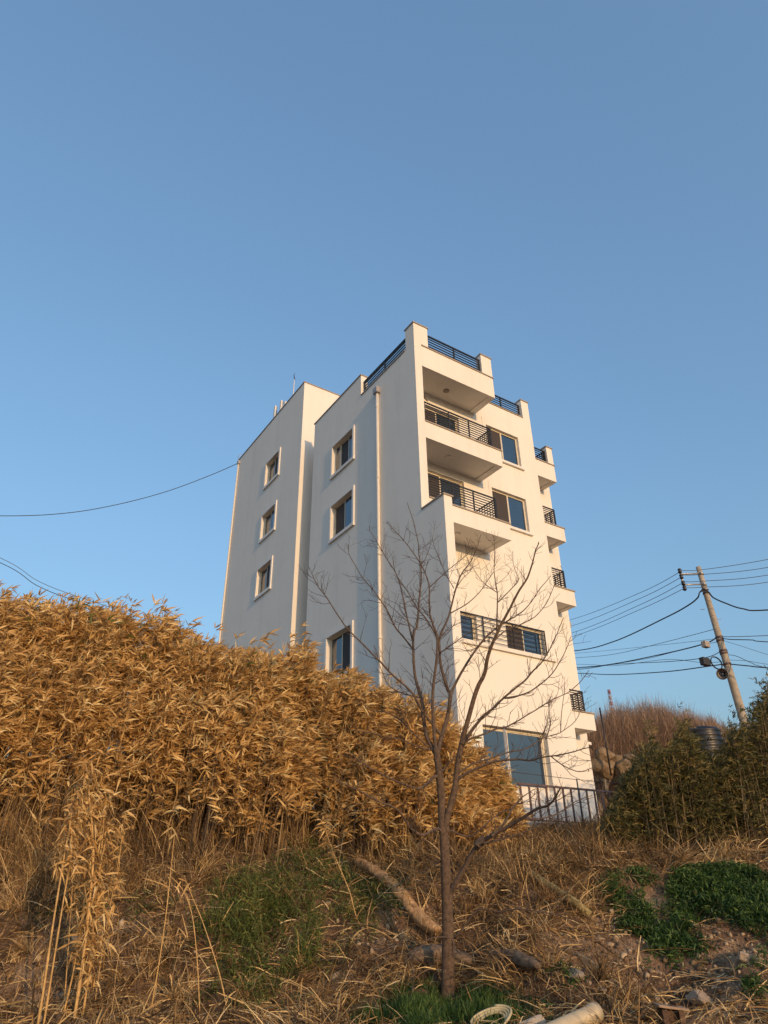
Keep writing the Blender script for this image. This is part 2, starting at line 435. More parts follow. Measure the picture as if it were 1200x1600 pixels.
# right-hand stair landings
for zb, zt, r1, last in ((14.72, 15.50, 16.15, False), (11.98, 12.55, 13.35, True), (9.30, 9.88, 10.68, True), (4.80, 5.35, 6.10, True)):
    b = balcony("balcony", XR, 19.26, YM, YR, zb, zt, 0.2)
    if last:
        railing(b, [((18.16, YM + .09), (18.93, YM + .09), (.99,)), ((18.95, YM + .09), (18.95, YR - .01), (0.0, .33, .66, .98))], zt + .06, r1, 9)
    else:
        q_ = MB(); q_.box(18.93, 19.26, YM, YM + .3, zt + T, 16.36); q_.build("corner_pillar", M_PLASTER, (bld, b))
        c = MB(); c.box(18.93 - O, 19.26 + O, YM - O, YM + .3 + O, 16.361, 16.36 + T); c.build("pillar_coping", M_COPING, (bld, b))
        railing(b, [((18.2, YM + .09), (18.92, YM + .09), (.95,)), ((18.88, YM + .12), (18.88, YR + 1.2), (0.0, .3, .6, .98))], zt + .06, r1, 6, r=.014)
mb = MB(); rail_run(mb, (15.1, YM + .12), (17.77, YM + .12), 17.46, 18.10, 6, (.2, .6, .985), r=.015, post=.026)
mb.build("roof_railing", M_RAIL, bld)
mb = MB(); rail_run(mb, (XL + .13, 15.40), (XL + .13, 18.46), 17.49, 18.16, 6, (0.01, .5, .985), r=.018, post=.026)
mb.build("roof_railing", M_RAIL, bld)
mb = MB(); rail_run(mb, (13.45, YM - .07), (17.30, YM - .07), 7.09, 7.95, 6, (0.0, .27, .61, .995), r=.010, post=.018)
mb.build("window_guard_railing", M_RAIL, bld)

# windows -------------------------------------------------------------------
class Fr:
    """local frame on a wall: a along the wall, n outwards, z up"""
    def __init__(s, ax, c): s.ax = ax; s.c = c
    def box(s, mb, a0, a1, n0, n1, z0, z1):
        if s.ax == 0: mb.box(s.c - n1, s.c - n0, a0, a1, z0, z1)
        else: mb.box(a0, a1, s.c - n1, s.c - n0, z0, z1)
def window(ax, c, a0, a1, z0, z1, panes, depth=.13, trim=0.0, sill=None, fw=.032, name="window", wall_t=.28, head=None):
    F = Fr(ax, c)
    mb = MB()                                    # outer frame
    e = .004
    F.box(mb, a0 + e, a1 - e, -depth - .05, -depth + .02, z0 + e, z0 + fw)
    F.box(mb, a0 + e, a1 - e, -depth - .05, -depth + .02, z1 - fw, z1 - e)
    F.box(mb, a0 + e, a0 + fw, -depth - .05, -depth + .02, z0 + fw, z1 - fw)
    F.box(mb, a1 - fw, a1 - e, -depth - .05, -depth + .02, z0 + fw, z1 - fw)
    w = mb.build(name, M_FRAME, bld)
    tot = sum(p[0] for p in panes); L = a1 - a0 - 2 * fw; a = a0 + fw
    for i, (frac, mat, off) in enumerate(panes):
        l = L * frac / tot; s = .042
        nz0 = -depth - .012 - off; nz1 = nz0 + .03
        if frac > 0:
            mb = MB(); s = .03 if name == 'large_window' else .032; b0, b1 = a + (.001 if i else 0), a + l - .001
            F.box(mb, b0, b1, nz0, nz1, z0 + fw, z0 + fw + s); F.box(mb, b0, b1, nz0, nz1, z1 - fw - s, z1 - fw)
            F.box(mb, b0, b0 + s, nz0, nz1, z0 + fw + s, z1 - fw - s); F.box(mb, b1 - s, b1, nz0, nz1, z0 + fw + s, z1 - fw - s)
            mb.build("sash", M_FRAME, (bld, w))
            mb = MB(); F.box(mb, b0 + s, b1 - s, nz0 + .008, nz0 + .016, z0 + fw + s, z1 - fw - s)
            mb.build("insect_screen" if mat is M_SCREEN else "pane", mat, (bld, w))
        a += l
    bk = MB(); F.box(bk, a0 + .02, a1 - .02, -wall_t - .03, -wall_t - .01, z0 + .02, z1 - .02)
    bk.build("dark_room_backing", M_SCREEN, (bld, w))  # dark sheet closing the opening, stands in for the unlit room behind
    if trim:
        mb = MB(); t = trim; o = .055
        F.box(mb, a0 - t, a0, .0005, o, z0, z1 + t); F.box(mb, a1, a1 + t, .0005, o, z0, z1 + t)
        F.box(mb, a0, a1, .0005, o, z1, z1 + t)
        F.box(mb, a0 - t - .01, a1 + t + .01, .0005, o + .02, z0 - t, z0)
        mb.build("trim", M_TRIM, (bld, w))
    if sill:
        mb = MB(); F.box(mb, sill[0], sill[1], .0005, .09, sill[2], sill[3])
        mb.build("sill", M_TRIM if len(sill) < 5 else sill[4], (bld, w))
    if head:
        mb = MB(); F.box(mb, a0 + .004, a1 - .004, -depth + .022, -.01, z1 - head, z1 - .004)
        mb.build("shutter_box", M_FRAME, (bld, w))
S_, G_, B_ = M_SCREEN, M_GLASS, M_GLASSB
for k, h in enumerate(HL):
    pn = [(.5, B_, 0), (.5, S_, .035)] if k < 2 else [(.5, S_, 0), (.5, G_, .035)]
    if k == 0: pn = [(.34, B_, 0), (.42, S_, .035), (.24, G_, .0)]
    window(0, XL, *h, pn, depth=.13, trim=.12, wall_t=.31)
for k, h in enumerate(HW):
    pn = [(.5, S_, 0), (.5, G_, .035)] if k != 1 else [(.5, B_, 0), (.5, G_, .035)]
    window(0, XW, *h, pn, depth=.13, trim=.13, wall_t=.30)
window(1, YM, *HF[0], [(.5, S_, 0), (.5, B_, .0)], sill=(15.55, 17.42, 14.64, 14.74))
window(1, YM, *HF[1], [(.5, S_, 0), (.5, B_, .0)], sill=(15.55, 17.40, 11.72, 11.82))
window(1, YM, *HF[2], [(.5, S_, 0), (.5, G_, .03)], name="balcony_door")
window(1, YM, *HF[3], [(.5, S_, 0), (.5, B_, .03)], name="balcony_door")
window(1, YM, *HF[4], [(.5, S_, 0), (.5, B_, .03)])
window(1, YM, *HF[5], [(.5, S_, 0), (.5, B_, .03)], sill=(12.0, 17.72, 6.93, 7.055, M_SOFFIT))
window(1, YM, *HF[6], [(.42, B_, 0), (.58, B_, .03)], depth=.2, fw=.07, name="large_window")

# small fittings on the walls
mb = MB()
dp = [(XL - .068, 17.20, z) for z in (16.62, 14, 11, 8, 5, 1.8)]
mb.tube(dp, .06, 12)
dpo = mb.build("downpipe", M_PIPE, bld)
for z in (16.0, 12.9, 9.9, 7.0): MB().tube([(XL - .068, 17.20, z - .035), (XL - .068, 17.20, z + .035)], .07, 12).build("pipe_clamp", M_PIPE, (bld, dpo))
mb = MB(); mb.box(XL - .19, XL - .002, 17.06, 17.34, 16.63, 16.90)
mb.build("rain_hopper", M_ZINC, (bld, dpo), bevel=.02)
mb = MB(); mb.tube([(XW - .06, 31.40, z) for z in (21.3, 17, 12, 2.2)], .05, 8); mb.build("downpipe", M_PIPE, bld)
p = on(0, XL, 495.5, 1019)
mb = MB(); mb.tube([(XL, p[1], p[2]), (XL - .1, p[1], p[2] + .03), (XL - .16, p[1], p[2] - .06)], [.08, .075, .05], 10); mb.build("vent_hood", M_TRIM, bld)
mb = MB(); p = on(1, YR, 923, 1163); mb.box(19.70, 19.95, 16.95, 17.05, p[2], p[2] + .1); mb.build("wall_lamp", M_TRIM, bld, bevel=.01)
mb = MB(); p = on(1, YR, 890.5, 975); mb.box(19.70, 19.80, 16.9, 17.06, p[2] - .1, p[2] + .12); mb.build("cable_bracket", M_ZINC, bld)
# thin conduit on the front wall beside the windows
for z0, z1 in ((15.95, 16.55), (12.95, 13.6)): MB().box(15.42, 15.45, YM - .02, YM - .001, z0, z1).build("conduit", M_TRIM, bld)
mb = MB(); q0 = on(1, YM - .3, 662, 618); q1 = on(1, YM - .3, 668, 627)
mb.tube([q0, (q0 + q1) / 2 + np.array([0, 0, -.04]), q1], .018, 6); mb.build("loose_cable", M_WIRE, bld)

# roof-top things on the rear wing
def up(base, h): return [tuple(base), (base[0], base[1], base[2] + h)]
p = on(0, XW + .6, 458, 622); zr = 20.9
lr = Thing("lightning_rod", (p[0], p[1], zr), "thin lightning rod with forked tip standing on the white rear roof", "lightning rod")
tp = on(0, XW + .6, 460, 590)
mb = MB(); mb.tube([(p[0], p[1], zr), (p[0], p[1], tp[2] - .15)], .025, 6); mb.build("mast", M_PIPE, lr)
mb = MB(); mb.tube([(p[0], p[1], tp[2] - .15), (p[0], p[1], tp[2] + .35)], [.018, .006], 6)
mb.tube([(p[0] - .13, p[1] - .13, tp[2] + .03), (p[0], p[1], tp[2] - .08), (p[0] + .13, p[1] + .13, tp[2] + .03)], .012, 6)
mb.build("spike", M_WIRE, lr)
def panel_antenna(px, py, px2, h, label):
    p = on(0, XW + .7, px, py)
    t = Thing("panel_antenna", (p[0], p[1], 20.9), label, "antenna", "phone antennas on the rear roof")
    mb = MB(); mb.tube([(p[0], p[1], 20.9), (p[0], p[1], p[2] - .1)], .03, 8); mb.build("mast", M_STEEL, t)
    mb = MB(); mb.box(p[0] - .15, p[0] - .05, p[1] - .09, p[1] + .09, p[2] - h * .8, p[2] - .12); mb.build("antenna_panel", M_PIPE, t, bevel=.03)
panel_antenna(433, 633, 0, 1.3, "leftmost pale panel antenna above the roof edge of the rear wing")
panel_antenna(442.5, 624.5, 0, 1.1, "darker panel antenna in the middle of the rear wing roof trio")
panel_antenna(448.5, 626, 0, .8, "short panel antenna nearest the lightning rod")


# ------------------------------------------------------------------ yard fence, wall, boulders
YFN = 14.30
f0 = on(1, YFN, 811, 1223); f1 = on(1, YFN, 985, 1238)
fb0 = on(1, YFN, 815, 1286); zb_ = fb0[2]
ztop = f0[2]
fn = Thing("steel_fence", (f0[0], YFN, zb_ - .1), "brown steel bar fence in front of the white block's ground floor", "fence")
mb = MB(); mb.box(f0[0] - .05, f1[0] + .3, YFN - .03, YFN + .03, ztop - .05, ztop); mb.build("top_rail", M_BROWNMETAL, fn)
mb = MB(); mb.box(f0[0] - .05, f1[0] + .3, YFN - .015, YFN + .015, zb_ + .06, zb_ + .1); mb.build("bottom_rail", M_BROWNMETAL, fn)
x = f0[0] + .05; st = (on(1, YFN, 951, 1233)[0] - on(1, YFN, 826, 1225)[0]) / 10.
x = on(1, YFN, 826, 1225)[0] - st
while x < f1[0] + .2:
    mb = MB(); mb.box(x - .03, x + .03, YFN - .012, YFN + .012, zb_ + .1, ztop - .05); mb.build("baluster", M_BROWNMETAL, fn); x += st
for px in (901,):
    p = on(1, YFN - .1, px, 1217); mb = MB(); mb.tube([(p[0], YFN - .1, zb_ - .2), (p[0], YFN - .1, p[2])], .018, 8); mb.build("post", M_WIRE, fn)
mb = MB(); a = on(1, YFN - .1, 800, 1206); b_ = on(1, YFN - .1, 985, 1225)
mb.tube([a, (a + b_) / 2 + np.array([0, 0, -.03]), b_], .008, 6); mb.build("guy_wire", M_WIRE, fn)
po = Thing("steel_post", (on(1, YFN + .4, 799, 1290)[0], YFN + .4, 1.5), "tall slim grey steel pole standing in front of the large ground-floor window", "pole")
p = on(1, YFN + .4, 787, 1134); bx = on(1, YFN + .4, 803, 1285)
mb = MB(); mb.tube([(bx[0], YFN + .4, 1.2), (p[0], YFN + .4, p[2])], .035, 10); mb.build("shaft", M_STEEL, po)
mb = MB(); mb.tube([(bx[0] - .16, YFN + .45, 1.2), (p[0] - .06, YFN + .45, p[2] - 1.15)], .02, 8); mb.build("stay_tube", M_WIRE, po)
kb = MB(); kb.box(f0[0] - 3, f1[0] + 3, YFN - .12, YFN + .12, 0.9, zb_ + .02)
props(kb.build("kerb_wall", M_CONC2), "low weathered concrete kerb wall under the brown steel fence", "wall")
# yard behind the fence
# concrete wall right of the block
a0 = on(1, 19.2, 928, 1212); a1 = on(1, 19.2, 1040, 1222)
kb = MB(); kb.box(19.75, a1[0] + 3, 19.2, 19.5, 1.0, a0[2])
props(kb.build("retaining_wall", M_CONC2), "pale concrete retaining wall to the right of the white block", "wall")
def rock_mesh(name, c, r, mat, seed, flat=1.0, sub=2, stretch=(1, 1, 1), rot=0, tilt=0, parent=None, **kw):
    import bmesh
    g = np.random.default_rng(seed)
    bm = bmesh.new(); bmesh.ops.create_icosphere(bm, subdivisions=sub + 1, radius=1)
    V = np.array([v.co for v in bm.verts]); Fc = [[v.index for v in f.verts] for f in bm.faces]; bm.free()
    for _ in range(9):                       # chop flat facets
        n = g.normal(size=3); n /= np.linalg.norm(n); d = g.uniform(.55, .85)
        k = V @ n - d; k[k < 0] = 0; V = V - k[:, None] * n
    V += g.normal(size=V.shape) * .018
    V *= np.array(stretch) * r; V[:, 2] *= flat
    c1, s1 = math.cos(tilt), math.sin(tilt); V = V @ np.array([[c1, 0, -s1], [0, 1, 0], [s1, 0, c1]])
    c1, s1 = math.cos(rot), math.sin(rot); V = V @ np.array([[c1, s1, 0], [-s1, c1, 0], [0, 0, 1]])
    mb = MB(); mb.add(V + np.array(c), Fc); return mb.build(name, mat, parent, **kw)
M_ROCK = plain("tan_rock", (0.20, 0.14, 0.085), 0.9, var=0.35, scale=5, bmp=0.7, bscale=30)
M_ROCKG = plain("grey_rock", (0.24, 0.19, 0.145), 0.9, var=0.3, scale=6, bmp=0.6, bscale=40)
M_ROCKP = plain("pale_rock", (0.33, 0.24, 0.165), 0.85, var=0.2, scale=9, bmp=0.4, bscale=40)
BV = 26.2
for i, (px, py, r, lab) in enumerate([
        (946, 1181, .34, "large rounded tan boulder on top of the rock bank beside the white block"),
        (962, 1186, .26, "tall tan boulder leaning behind the rounded one on the rock bank"),
        (933, 1196, .30, "tan boulder low against the wall of the white block"),
        (952, 1203, .40, "broad boulder in the middle of the rock bank above the concrete wall"),
        (972, 1200, .36, "boulder right of the broad one above the concrete wall"),
        (984, 1190, .30, "boulder at the right of the rock bank under the bare brush"),
        (994, 1206, .36, "low boulder above the right part of the concrete wall"),
        (1008, 1196, .34, "half hidden boulder at the right end of the rock bank behind the dark bamboo"),
        (1022, 1204, .36, "rightmost boulder of the rock bank, mostly behind the dark bamboo")]):
    p = at(px, py, BV + .3 * (i % 2)); rock_mesh("boulder", p, r * 1.12, M_ROCK, 40 + i, .85, stretch=(1.15, .9, 1), rot=i, label=lab, cat="boulder", group="boulders in the rock bank")

# water tank & shed on the hill
p0 = at(1084, 1187, 27.5); p1 = at(1132, 1150, 27.5)
wt = Thing("water_tank", (*at(1107, 1187, 27.5)[:2], 3.6), "black ribbed plastic water tank on a pale base behind the dark bamboo", "water tank")
cx, cy, cz = at(1107, 1187, 27.5); hw = .66; ht = 1.12
M_TANK = plain("black_tank_plastic", (0.02, 0.02, 0.026), 0.4)
zs = []; rs = []
for k in range(25):
    t = k / 24; zs.append(cz + t * ht); rs.append(hw * (1 - .05 * (k % 4 == 0)) * (.93 if t > .93 else 1))
mb = MB(); mb.tube([(cx, cy, z) for z in zs], rs, 28); mb.build("tank_body", M_TANK, wt)
mb = MB(); mb.tube([(cx, cy, cz + ht), (cx, cy, cz + ht + .1)], [.5, .22], 20); mb.build("lid", M_TANK, wt)
mb = MB(); mb.box(cx - .8, cx + .8, cy - .8, cy + .8, 2.5, cz - .002); mb.build("base", M_CONC2, wt)
cx, cy, cz = at(1158, 1152, 28.5)
M_TARP = plain("grey_tarpaulin", (0.12, 0.12, 0.13), 0.7, var=.3, scale=2)
mb = MB(); hh = cz
xs = np.linspace(-1.4, 1.4, 13); prof = [hh - .25 * (abs(t) / 1.4) ** 2.5 + .03 * math.sin(t * 9) for t in xs]
V = []; Fq = []
for k, t in enumerate(xs):
    for yy, zz in ((-1, 3.2), (-.8, prof[k]), (.8, prof[k] + .05), (1, 3.2)): V.append((cx + t * RV[0] + yy * FV[0], cy + t * RV[1] + yy * FV[1], zz))
for k in range(12):
    for j in range(3): a = k * 4 + j; Fq.append((a, a + 1, a + 5, a + 4))
Fq += [(0, 1, 2, 3), (48, 51, 50, 49)]
mb.add(V, Fq); props(mb.build("covered_pile", M_TARP), "low pile under a dark grey sheet right of the water tank", "pile")

# ------------------------------------------------------------------ utility pole
PVv = 26.0
pt = at(1091, 886, PVv); pb = at(1166.5, 1140, PVv)
dirp = (pb - pt) / (pt[2] - pb[2]); base = pt + dirp * (pt[2] - 2.2)
up_ = Thing("utility_pole", base, "leaning concrete utility pole with a steel crossarm bracket right of the block", "utility pole")
nrings = 12
mb = MB(); mb.tube([base + (pt - base) * t for t in np.linspace(0, 1, nrings)], np.linspace(.19, .10, nrings), 18); mb.build("shaft", M_CONC, up_)
def pz(t_px, t_py, dv=0): return at(t_px, t_py, PVv + dv)
def bar(mb, a, b, r, n=6): mb.tube([a, b], r, n)
a1, a2 = pz(1064, 897, -.5), pz(1093, 896); c1, c2 = pz(1068, 913.5, -.5), pz(1097, 913)
mb = MB(); bar(mb, a1, a2, .035); mb.build("crossarm", M_STEEL, up_)
mb = MB(); bar(mb, c1, c2, .035); mb.build("crossarm", M_STEEL, up_)
mb = MB(); bar(mb, pz(1062, 893, -.5), pz(1069.5, 919, -.5), .045); mb.build("end_bracket", M_STEEL, up_)
ins = [pz(1062, 892, -.55), pz(1064.5, 901, -.55), pz(1067.5, 911, -.55), pz(1069.5, 919, -.55)]
for q in ins:
    mb = MB(); mb.tube([q + np.array([0, 0, d]) for d in (-.1, -.05, 0, .05, .1)], [.05, .085, .05, .085, .04], 10); mb.build("insulator", M_RAIL, up_)
for y_ in (895, 912):
    mb = MB()
    q = pz(1094.5 + (y_ - 895) * .27, y_, -.16); q2 = pz(1098.5 + (y_ - 895) * .27, y_ + 2, -.05)
    mb.tube([q, q2], .055, 8); mb.build("clamp", M_STEEL, up_)
for (x_, y_) in ((1101, 952), (1120, 967.5), (1104, 926)):
    mb = MB(); q = pz(x_, y_); bar(mb, q, q + np.array([RV[0], RV[1], 0]) * (-.16 if x_ == 1101 else .16), .012); mb.build("climbing_step", M_STEEL, up_)
for (x_, y_) in ((1124, 996), (1126, 1001), (1129.5, 1017), (1131, 1021), (1138.5, 1038), (1104.5, 927)):
    tt = (pz(x_, y_)[2] - base[2]) / (pt[2] - base[2]); q = base + (pt - base) * tt
    mb = MB(); mb.tube([q - (pt - base) * .004, q + (pt - base) * .004], .19 - .09 * tt + .018, 18); mb.build("strap", M_BROWNMETAL, up_)
# loudspeaker
ls = Thing("horn_loudspeaker", pz(1136, 1053, -.3), "grey horn loudspeaker mounted low on the leaning concrete pole", "loudspeaker")
c = pz(1129, 1053, -.55); dr = -c / np.linalg.norm(c) + np.array([-RV[0] * .35, -RV[1] * .35, 0.0]); dr /= np.linalg.norm(dr)
M_HORN = plain("grey_horn_paint", (0.36, 0.31, 0.28), 0.5)
ts = np.array([0, .04, .12, .22, .32, .40, .40, .30, .18, .05]); rs = np.array([.03, .06, .07, .10, .155, .225, .21, .14, .085, .05])
mb = MB(); mb.tube([c - dr * .36 + dr * t for t in ts[:6]], rs[:6] * .95, 24, cap=False); mb.tube([c + dr * .03, c + dr * .045], [.215, .207], 24, cap=False); mb.build("horn", M_HORN, ls)
M_THR = plain("horn_inside_shade", (.07, .055, .05), .7)  # darker than the horn paint: shade inside the mouth put into the colour
mb = MB(); mb.tube([c - dr * .36 + dr * t for t in (.395, .30, .18, .06)], [.20, .135, .08, .045], 24, cap=False); mb.build("throat", M_THR, ls)
mb = MB(); mb.tube([c - dr * .5, c - dr * .33], .085, 14); mb.tube([c - dr * .06, c - dr * .02], [.03, .04], 12); mb.build("driver", M_ZINC, ls)
mb = MB(); bar(mb, c - dr * .38, pz(1139.5, 1052, -.1), .03); mb.build("bracket", M_STEEL, ls)
for (x_, y_, w, h, lab) in ((1102.5, 1007, .30, .24, "small grey splice box hanging on the upper bundle of cables"), (1101.5, 1034, .42, .30, "black cable junction box hanging left of the pole")):
    q = pz(x_, y_, -.1); mb = MB(); mb.box(q[0] - w / 2, q[0] + w / 2, q[1] - .1, q[1] + .1, q[2] - h / 2, q[2] + h / 2)
    props(mb.build("junction_box", M_HORN if h < .28 else M_WIRE, bevel=.02), lab, "junction box")
q = pz(1120, 1035.5, -.1); mb = MB()
ths = np.linspace(0, 2 * np.pi * 3, 73)
mb.tube([q + np.array([RV[0], RV[1], 0]) * (math.cos(t) * .19 - math.sin(t) * .05) + np.array([0, 0, 1]) * math.sin(t) * .24 + np.array([FV[0], FV[1], 0]) * (.02 * t / 6) for t in ths], .018, 6)
props(mb.build("cable_coil", M_WIRE), "coil of spare black cable hanging beside the pole above the loudspeaker", "cable coil")

# cables --------------------------------------------------------------------
def wire(pts, r, lab, mat=M_WIRE, name="overhead_cable", group="overhead cables around the pole"):
    P = np.array([at(*p) for p in pts])
    t = np.arange(len(P)); tt = np.linspace(0, len(P) - 1, 10 * (len(P) - 1) + 1)
    # Catmull-Rom through the points
    out = []
    for x in tt:
        i = min(int(x), len(P) - 2); f = x - i
        a, b, c, d = P[max(i - 1, 0)], P[i], P[i + 1], P[min(i + 2, len(P) - 1)]
        out.append(.5 * ((2 * b) + (c - a) * f + (2 * a - 5 * b + 4 * c - d) * f * f + (3 * b - a - 3 * c + d) * f ** 3))
    mb = MB(); mb.tube(out, r * .82, 6); props(mb.build(name, mat), lab, "cable", group)
V0, V1 = 25.5, 40
for k, (ys, ye) in enumerate(((896, 968), (904, 978), (913, 989), (921.5, 995))):
    ord_ = ("uppermost", "second from top", "third from top", "fourth from top")[k]
    wire([(1062 + 2.2 * k, ys - 2, V0), (1000, ys + (ye - ys) * .42, 30), (893, ye, V1), (780, ye + 26, 50)], .014, "%s thin wire running from the pole's crossarm left behind the block" % ord_, M_WIRE2)
for k, (ys, ye) in enumerate(((891, 874), (898.5, 886.5), (909, 898.5), (918.5, 909.5))):
    ord_ = ("uppermost", "second from top", "third from top", "fourth from top")[k]
    wire([(1063 + 2.2 * k, ys, V0), (1098, ys - 1.0, 25.2), (1200, ye, 24), (1400, ye - 42, 22)], .014, "%s thin wire running from the crossarm out to the right" % ord_, M_WIRE2)
wire([(1107, 921, 25.8), (1094, 925, 25.8), (1090, 934, 26), (1075, 946, 27), (1040, 965, 29), (960, 1002, 35), (897, 1017, 40), (800, 1022, 48)], .035, "thick black cable drooping from the pole top left to behind the block")
wire([(1094, 925, 25.8), (1100, 920, 25.7), (1107, 925, 25.7), (1115, 934, 25.5), (1135, 943, 25), (1160, 951, 24.5), (1200, 953, 24), (1400, 935, 22)], .035, "thick black cable drooping from the pole top out to the right")
low_left = [([(1115, 983.5, 26), (1040, 1003, 30), (960, 1022, 36), (897, 1028, 40), (800, 1034, 48)], .014, "thin grey wire leaving the pole just above the upper cable bundle to the left"),
    ([(1118, 998, 26), (1040, 1007, 30), (897, 1021, 40), (800, 1026, 48)], .010, "very faint wire crossing behind the upper bundle left of the pole"),
    ([(1120, 996, 26), (1100, 1006, 26.5), (1040, 1021, 30), (960, 1037, 36), (905, 1043, 40), (800, 1049, 48)], .030, "thick twisted upper cable bundle leading left from the pole"),
    ([(1122, 1003, 26), (1090, 1009, 27), (1040, 1022, 30), (1000, 1031, 33), (905, 1044.5, 40), (800, 1050, 48)], .012, "thin wire wound along the thick upper bundle"),
    ([(1124, 1019, 26), (1100, 1028, 26.5), (1040, 1034, 30), (960, 1038, 36), (905, 1046, 40), (800, 1054, 48)], .018, "middle cable leading left from just above the black junction box"),
    ([(1131, 1034, 26), (1095, 1035, 27), (1040, 1030.5, 30), (960, 1040, 36), (905, 1038, 40), (800, 1040, 48)], .012, "thin slack wire passing through the black junction box"),
    ([(1135, 1037, 26), (1100, 1042, 26.5), (1040, 1049.5, 30), (960, 1054, 36), (905, 1052, 40), (800, 1049, 48)], .026, "lowest thick cable leading left from above the loudspeaker")]
for pts, r, lab in low_left: wire(pts, r, lab, M_WIRE if r > .016 else M_WIRE2)
low_right = [([(1124, 995, 26), (1160, 994.5, 25), (1200, 993, 24), (1400, 985, 22)], .016, "straight upper cable right of the pole at bundle height"),
    ([(1124, 996, 26), (1140, 999, 25.6), (1175, 1000, 24.6), (1200, 1003, 24), (1400, 1012, 22)], .022, "lumpy cable just below the straight one right of the pole"),
    ([(1127, 1000, 26), (1160, 1010, 25), (1200, 1023, 24), (1400, 1085, 22)], .009, "faint thin wire sloping down right from the upper strap"),
    ([(1136, 1023, 26), (1150, 1025, 25.5), (1175, 1036, 24.6), (1200, 1044, 24), (1400, 1090, 22)], .014, "wire sloping down right from the lower strap"),
    ([(1138, 1037.5, 26), (1170, 1040.5, 25), (1200, 1043.5, 24), (1400, 1058, 22)], .028, "lowest thick cable running right from above the loudspeaker"),
    ([(1135, 1031, 26), (1170, 1033, 25), (1200, 1038, 24), (1400, 1065, 22)], .010, "thin wire just above the lowest thick cable right of the pole")]
for pts, r, lab in low_right: wire(pts, r, lab, M_WIRE if r > .016 else M_WIRE2)
e = (XW - .02, 31.5, 21.45); pe = project(np.array(e)); ve = e[0] * FV[0] + e[1] * FV[1]
wire([(pe[0], pe[1], ve), (330, 742, 32.5), (260, 768, 32), (180, 789, 31), (100, 802, 30), (0, 806, 29), (-200, 800, 27)], .022, "single dark cable sagging left from the rear corner of the white block", group="cables left of the block")
wire([(-200, 790, 30), (0, 871.5, 32), (60, 908, 33), (130, 935, 34), (300, 990, 38)], .018, "upper thin cable dropping behind the golden bamboo at far left", M_WIRE2, group="cables left of the block")
wire([(-200, 800, 30), (0, 879, 32), (60, 916, 33), (130, 943, 34), (300, 1000, 38)], .022, "lower cable dropping behind the golden bamboo at far left", group="cables left of the block")
# bracket at the block's rear corner
mb = MB(); mb.box(XW - .12, XW - .001, 31.30, 31.5, 21.3, 21.5); mb.tube([(XW - .05, 31.4, 21.5), (XW - .15, 31.35, 21.75), (XW + .02, 31.2, 21.9)], .015, 6); mb.build("cable_bracket", M_ZINC, bld)

# lattice mast far away
q = at(951, 1077, 110); xb, yb = q[0], q[1]; zt_ = q[2]; hgt = zt_ - 3
M_REDP = plain("red_mast_paint", (0.34, 0.10, 0.07), 0.6); M_WHP = plain("white_mast_paint", (0.42, 0.28, 0.24), 0.6)
lm = Thing("lattice_mast", (xb, yb, 2), "distant red and white lattice mast poking above the bare brush", "mast")
z = zt_; k = 0
while z > 3:
    h0 = max(3, z - .9); mb = MB()
    w0 = .14 + (zt_ - z) * .02; w1 = .14 + (zt_ - h0) * .02
    cs = [(-1, -1), (1, -1), (1, 1), (-1, 1)]
    for j, (sx, sy) in enumerate(cs):
        nx = cs[(j + 1) % 4]
        bar(mb, (xb + sx * w0, yb + sy * w0, z), (xb + sx * w1, yb + sy * w1, h0), .04, 4)
        bar(mb, (xb + sx * w0, yb + sy * w0, z), (xb + nx[0] * w1, yb + nx[1] * w1, h0), .03, 4)
        bar(mb, (xb + nx[0] * w0, yb + nx[1] * w0, z), (xb + sx * w1, yb + sy * w1, h0), .03, 4)
    mb.build("lattice_section", M_REDP if k % 2 == 0 else M_WHP, lm); z = h0; k += 1
# wire-fence post on the bank
q1_ = at(937, 1106, 25.6); q0_ = at(949, 1175, 25.6)
mb = MB(); mb.tube([q0_ - np.array([0, 0, .8]), q1_], .028, 8)
props(mb.build("fence_post", M_RAIL), "thin dark metal post standing on the rock bank beside the lowest right balcony", "post")

# ------------------------------------------------------------------ the bare tree
TV = 11.0
tb = at(700, 1542, TV)
tree = Thing("bare_tree", tb, "leafless young tree with several upright limbs in front of the white block", "tree")
